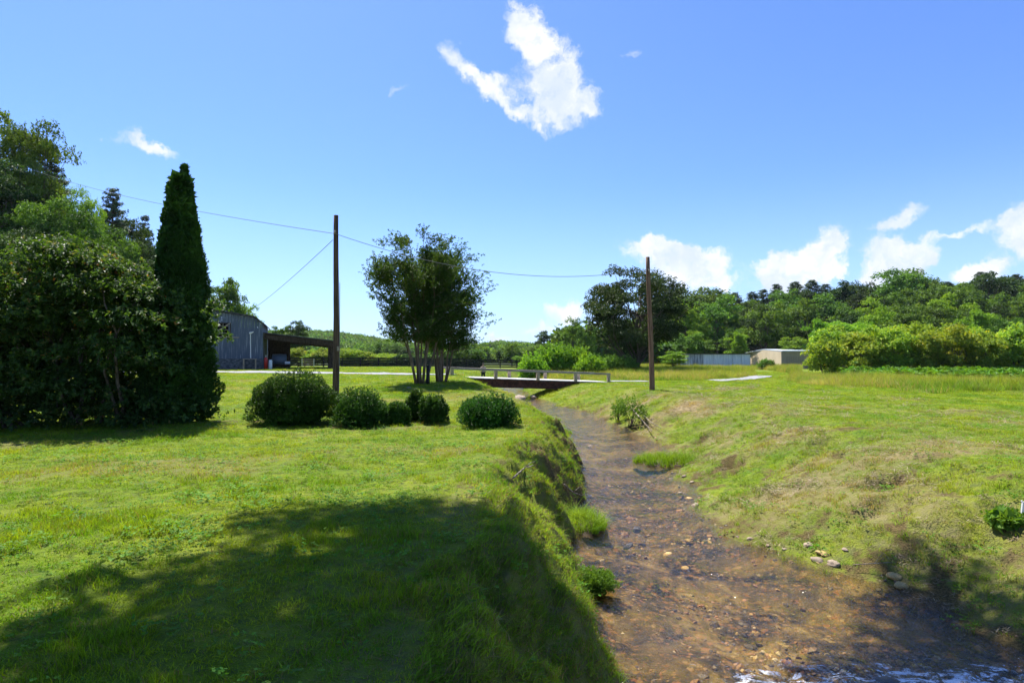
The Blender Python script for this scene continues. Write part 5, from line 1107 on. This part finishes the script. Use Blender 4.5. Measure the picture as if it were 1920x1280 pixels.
# ------------------------------------------------------------------ stream-side details
rng = R_(61)
def clump(name, px, py, wx, wy, n, h, label, cat, mat='sedge', lean=.8, w=.011, seed=1, zo=0):
    h0 = hit([px], [py])[0]; rg = R_(seed); b = MB()
    nT = n; aa = rg.uniform(0, 6.28, nT); rr_ = np.sqrt(rg.random(nT)); X_ = wx * rr_ * np.cos(aa); Y_ = wy * rr_ * np.sin(aa)
    Zb = np.maximum(gz(h0[0] + X_, h0[1] + Y_), WATER - .04) - h0[2]
    for k in range(nT):
        tf = blade_tuft(rg, 14, .05, h * rg.uniform(.6, 1.15), w, lean, 3); V = np.vstack(tf.V) + [X_[k], Y_[k], Zb[k] + zo]; b.add(V, tf.Q[0])
    o = link(name, b.mesh(name), M[mat], None, tuple(h0)); return meta(o, label, cat)
# mud lumps under the clumps
def mound(px, py, wx, wy, h, label, seed):
    h0 = hit([px], [py])[0]; rg = R_(seed); n = 24; u = np.linspace(-1, 1, n); A_, B_ = np.meshgrid(u, u); r = np.sqrt(A_ ** 2 + B_ ** 2); Z_ = h * np.clip(1 - r ** 2.4, -.4, 1) + (fbm(A_ * wx + px, B_ * wy, 6, seed, 3) - .5) * h * .6
    b = MB(); i = np.arange(n - 1)[:, None] * n; j = np.arange(n - 1)[None, :]; b.add(np.stack([A_ * wx, B_ * wy, Z_], -1).reshape(-1, 3), np.stack([i + j, i + j + 1, i + n + j + 1, i + n + j], -1).reshape(-1, 4))
    o = link('mud_mound', b.mesh('mud_mound', True), M['mud'], None, (h0[0], h0[1], WATER - .04)); meta(o, label, 'mud bank'); return h0
M['mud'] = surf('wet_mud', two((.03, .02, .012), (.10, .065, .035), (1, 1, 1), 6.0), .7, .3, bump=lambda g, p: g.noise(p, 14, 4), bdist=.03)
h1 = mound(1092, 985, .42, .62, .16, 'small dark mud ledge under the bright sedge clump at the left water edge', 5)
h2 = mound(1255, 868, 1.0, .7, .12, 'low mud bar under the green grasses at the right water edge', 6)
def clump_at(h0, name, wx, wy, n, h, label, cat, seed, lean=.8, zo=.12, w=.011):
    rg = R_(seed); b = MB(); aa = rg.uniform(0, 6.28, n); rr_ = np.sqrt(rg.random(n)); X_ = wx * rr_ * np.cos(aa); Y_ = wy * rr_ * np.sin(aa)
    for k in range(n):
        tf = blade_tuft(rg, 14, .05, h * rg.uniform(.6, 1.15), w, lean, 3); b.add(np.vstack(tf.V) + [X_[k], Y_[k], zo * (1 - rr_[k] ** 2)], tf.Q[0])
    return meta(link(name, b.mesh(name), M['sedge'], None, (h0[0], h0[1], WATER)), label, cat)
clump_at(h1, 'sedge_clump', .42, .6, 170, .24, 'bright green sedge clump jutting from the left bank over the water', 'sedge', 7, 1.0)
clump_at(h2, 'grass_clump', 1.0, .65, 230, .26, 'low green grass patch growing in the shallows at the right water edge', 'grass clump', 8)
h3 = hit([1095], [1110])[0]
def leafy(px, py, w, h, leaf, n, mat, label, name, seed, d=None):
    h0 = hit([px], [py])[0]; sm, cm = dome_bush(R_(seed), w, w * .8, h, leaf, n, 6, .2, inner=name != 'bank_sapling', fr=3.5, sl=2.0); return put(name, sm, cm, 'bark', mat, tuple(h0), label, 'plant', names=('stems', 'foliage'))
leafy(1108, 1105, .6, .20, .026, 1100, 'weed', 'leafy bright watercress-like plant hanging over the left water edge', 'water_plant', 9)
leafy(1180, 800, 1.3, 1.05, .075, 330, 'weed', 'spindly green sapling growing from the right bank beside a fallen stick', 'bank_sapling', 10)
leafy(1160, 790, .5, .9, .07, 120, 'weed', 'narrow green sapling left of the spindly one on the right bank', 'bank_sapling', 11)
leafy(1885, 985, .34, .12, .05, 60, 'weed', 'broad-leaved dock plant near the right picture edge', 'dock_plant', 12)
def stick(pxs, r, label, lift=.05, name='dead_branch', mat='dead'):
    H_ = hit([p[0] for p in pxs], [p[1] for p in pxs]); a = H_[0]; pts = H_ - a; pts[:, 2] += lift + R_(int(pxs[0][0])).uniform(0, .05, len(pts)); b = MB(); b.tube(pts, np.linspace(r, r * .4, len(pts)), 7, True, .2, R_(2))
    m = pts[len(pts) // 2]; b.tube(np.array([m, m + [.12, .05, .09], m + [.2, .12, .1]]), [r * .5, r * .35, r * .15], 5)
    return meta(link(name, b.mesh(name, True), M[mat], None, tuple(a)), label, 'branch')
stick([(962, 908), (982, 893), (1000, 882)], .018, 'pale crooked dead branch lying at the top of the left bank', .06)
stick([(1058, 925), (1075, 935), (1092, 942)], .016, 'short bare root sticking out above the water below the left bank', .12)
stick([(1185, 778), (1205, 800), (1222, 822)], .035, 'grey fallen branch sliding down the right bank behind the sapling', .25)
stick([(1195, 775), (1218, 800), (1240, 815)], .025, 'thin fallen branch lying parallel to the grey one on the right bank', .2)
stick([(1600, 1072), (1640, 1074), (1680, 1070)], .008, 'long straw-coloured twig lying at the shaded right water edge', .08)
stick([(1130, 875), (1165, 868)], .01, 'small twig floating at the mouth of the grass patch', .03)
# pale stake at the right edge
h0 = hit([1917], [985])[0]; b = MB(); b.box((0, 0, .14), (.03, .02, .34), 0, .05, .08); b.box((.0, 0, .315), (.012, .012, .02)); meta(link('marker_stake', b.mesh('marker_stake'), M['white'], None, tuple(h0)), 'thin pale wooden marker stake at the right picture edge', 'stake')
# individually visible stones
ST = [(1515, 1022, .09, 'rounded buff stone on the right water edge, below the mown bank'), (1407, 1012, .06, 'small pinkish stone at the right edge of the shallows'), (1545, 1040, .09, 'yellowish stone half buried in grass above the waterline'), (1533, 1052, .10, 'flat cream stone touching the water, left of the pinkish boulder'), (1565, 1062, .12, 'pinkish boulder, largest stone on the right water edge'),
      (1675, 1082, .13, 'ochre rock in the shaded notch of the right bank'), (1690, 1100, .10, 'lower ochre rock partly in shade at the waterline'), (1283, 893, .09, 'cream stone at the head of the small gravel spit'), (1298, 905, .07, 'small cream stone on the gravel spit'), (1262, 885, .07, 'flat stone where the grass patch meets the gravel spit'),
      (1275, 922, .08, 'pale stone at the water side of the gravel spit'), (1305, 948, .10, 'tan stone at the lower tip of the gravel spit'), (1292, 932, .09, 'orange-tan stone in the middle of the gravel spit'), (1253, 1038, .065, 'yellow stone under shallow water in midstream'), (1285, 1050, .07, 'pale orange stone under water right of the yellow one'), (1335, 1002, .09, 'yellow flat stone under water near the right shore'),
      (1290, 1000, .07, 'round yellow pebble under water left of the flat one'), (1080, 838, .12, 'reddish flat stone breaking the riffle by the left bank'), (1105, 835, .09, 'brown stone at the right side of the riffle'), (1178, 1022, .10, 'dark wet stone in midstream beyond the sedge clump'), (1195, 992, .10, 'black wet stone in midstream nearest the sedge clump'), (1660, 1282, .13, 'dark boulder in the rapids at the bottom of the picture'),
      (1440, 1026, .06, 'small brown stone between the pinkish one and the buff one'), (1585, 1030, .05, 'tiny buff stone in the grass above the pinkish boulder'), (1470, 1032, .05, 'small rusty stone at the edge of the shallows'), (975, 748, .3, 'pale flat rock under the bridge at the left shore'), (1000, 745, .35, 'pale rock under the bridge at the right shore'), (768, 728, .16, 'grey rock at the foot of the left crape myrtle'), (780, 736, .14, 'brown rock below the left crape myrtle, nearer the boxwoods')]
M['stone_dark'] = surf('dark_wet_stone', two((.012, .012, .014), (.05, .045, .045), (1, 1, 1), 12.0), .3, .5, bump=lambda g, p: g.noise(p, 20, 4), bdist=.02)
M['stone_ochre'] = surf('ochre_stone', two((.30, .19, .06), (.55, .40, .17), (1, 1, 1), 10.0), .7, .3, bump=lambda g, p: g.noise(p, 30, 4), bdist=.01)
SM = {k: [pebble(R_(500 + k * 5 + q), 3) for q in range(5)] for k in range(3)}
for i, (px, py, r, lab) in enumerate(ST):
    h0 = hit([px], [py])[0]; dk = 'dark' in lab or 'black' in lab; oc = any(w in lab for w in ('yellow', 'ochre', 'orange')); kk = 1 if dk else (2 if oc else 0)
    me = SM[kk][i % 5]; o = link('stone', me, M[['stone', 'stone_dark', 'stone_ochre'][kk]], None, (h0[0], h0[1], (WATER - .10 - r * .45) if 'under water' in lab else max(float(gz(h0[0], h0[1])), WATER - .03) + r * .05)); o.scale = (r * RN.uniform(.8, 1.1), r * .9, r * .9); o.rotation_euler = (RN.uniform(-.2, .2), RN.uniform(-.2, .2), RN.uniform(0, 6)); meta(o, lab, 'stone', 'loose stones along the stream')

# ------------------------------------------------------------------ valley haze
m, g = newmat('valley_haze'); vol = g.n('ShaderNodeVolumePrincipled', {'Color': (.80, .89, 1.0, 1), 'Density': .00006, 'Anisotropy': .2}); o = m.node_tree.nodes.new('ShaderNodeOutputMaterial'); m.node_tree.links.new(vol, o.inputs['Volume'])
zmax = max(60.0, float(Zg.max()) + 25); b = MB(); b.box((0, 700, (zmax - 4) / 2), (3600, 1800, zmax + 4)); meta(link('haze', b.mesh('haze'), m), kind='stuff')
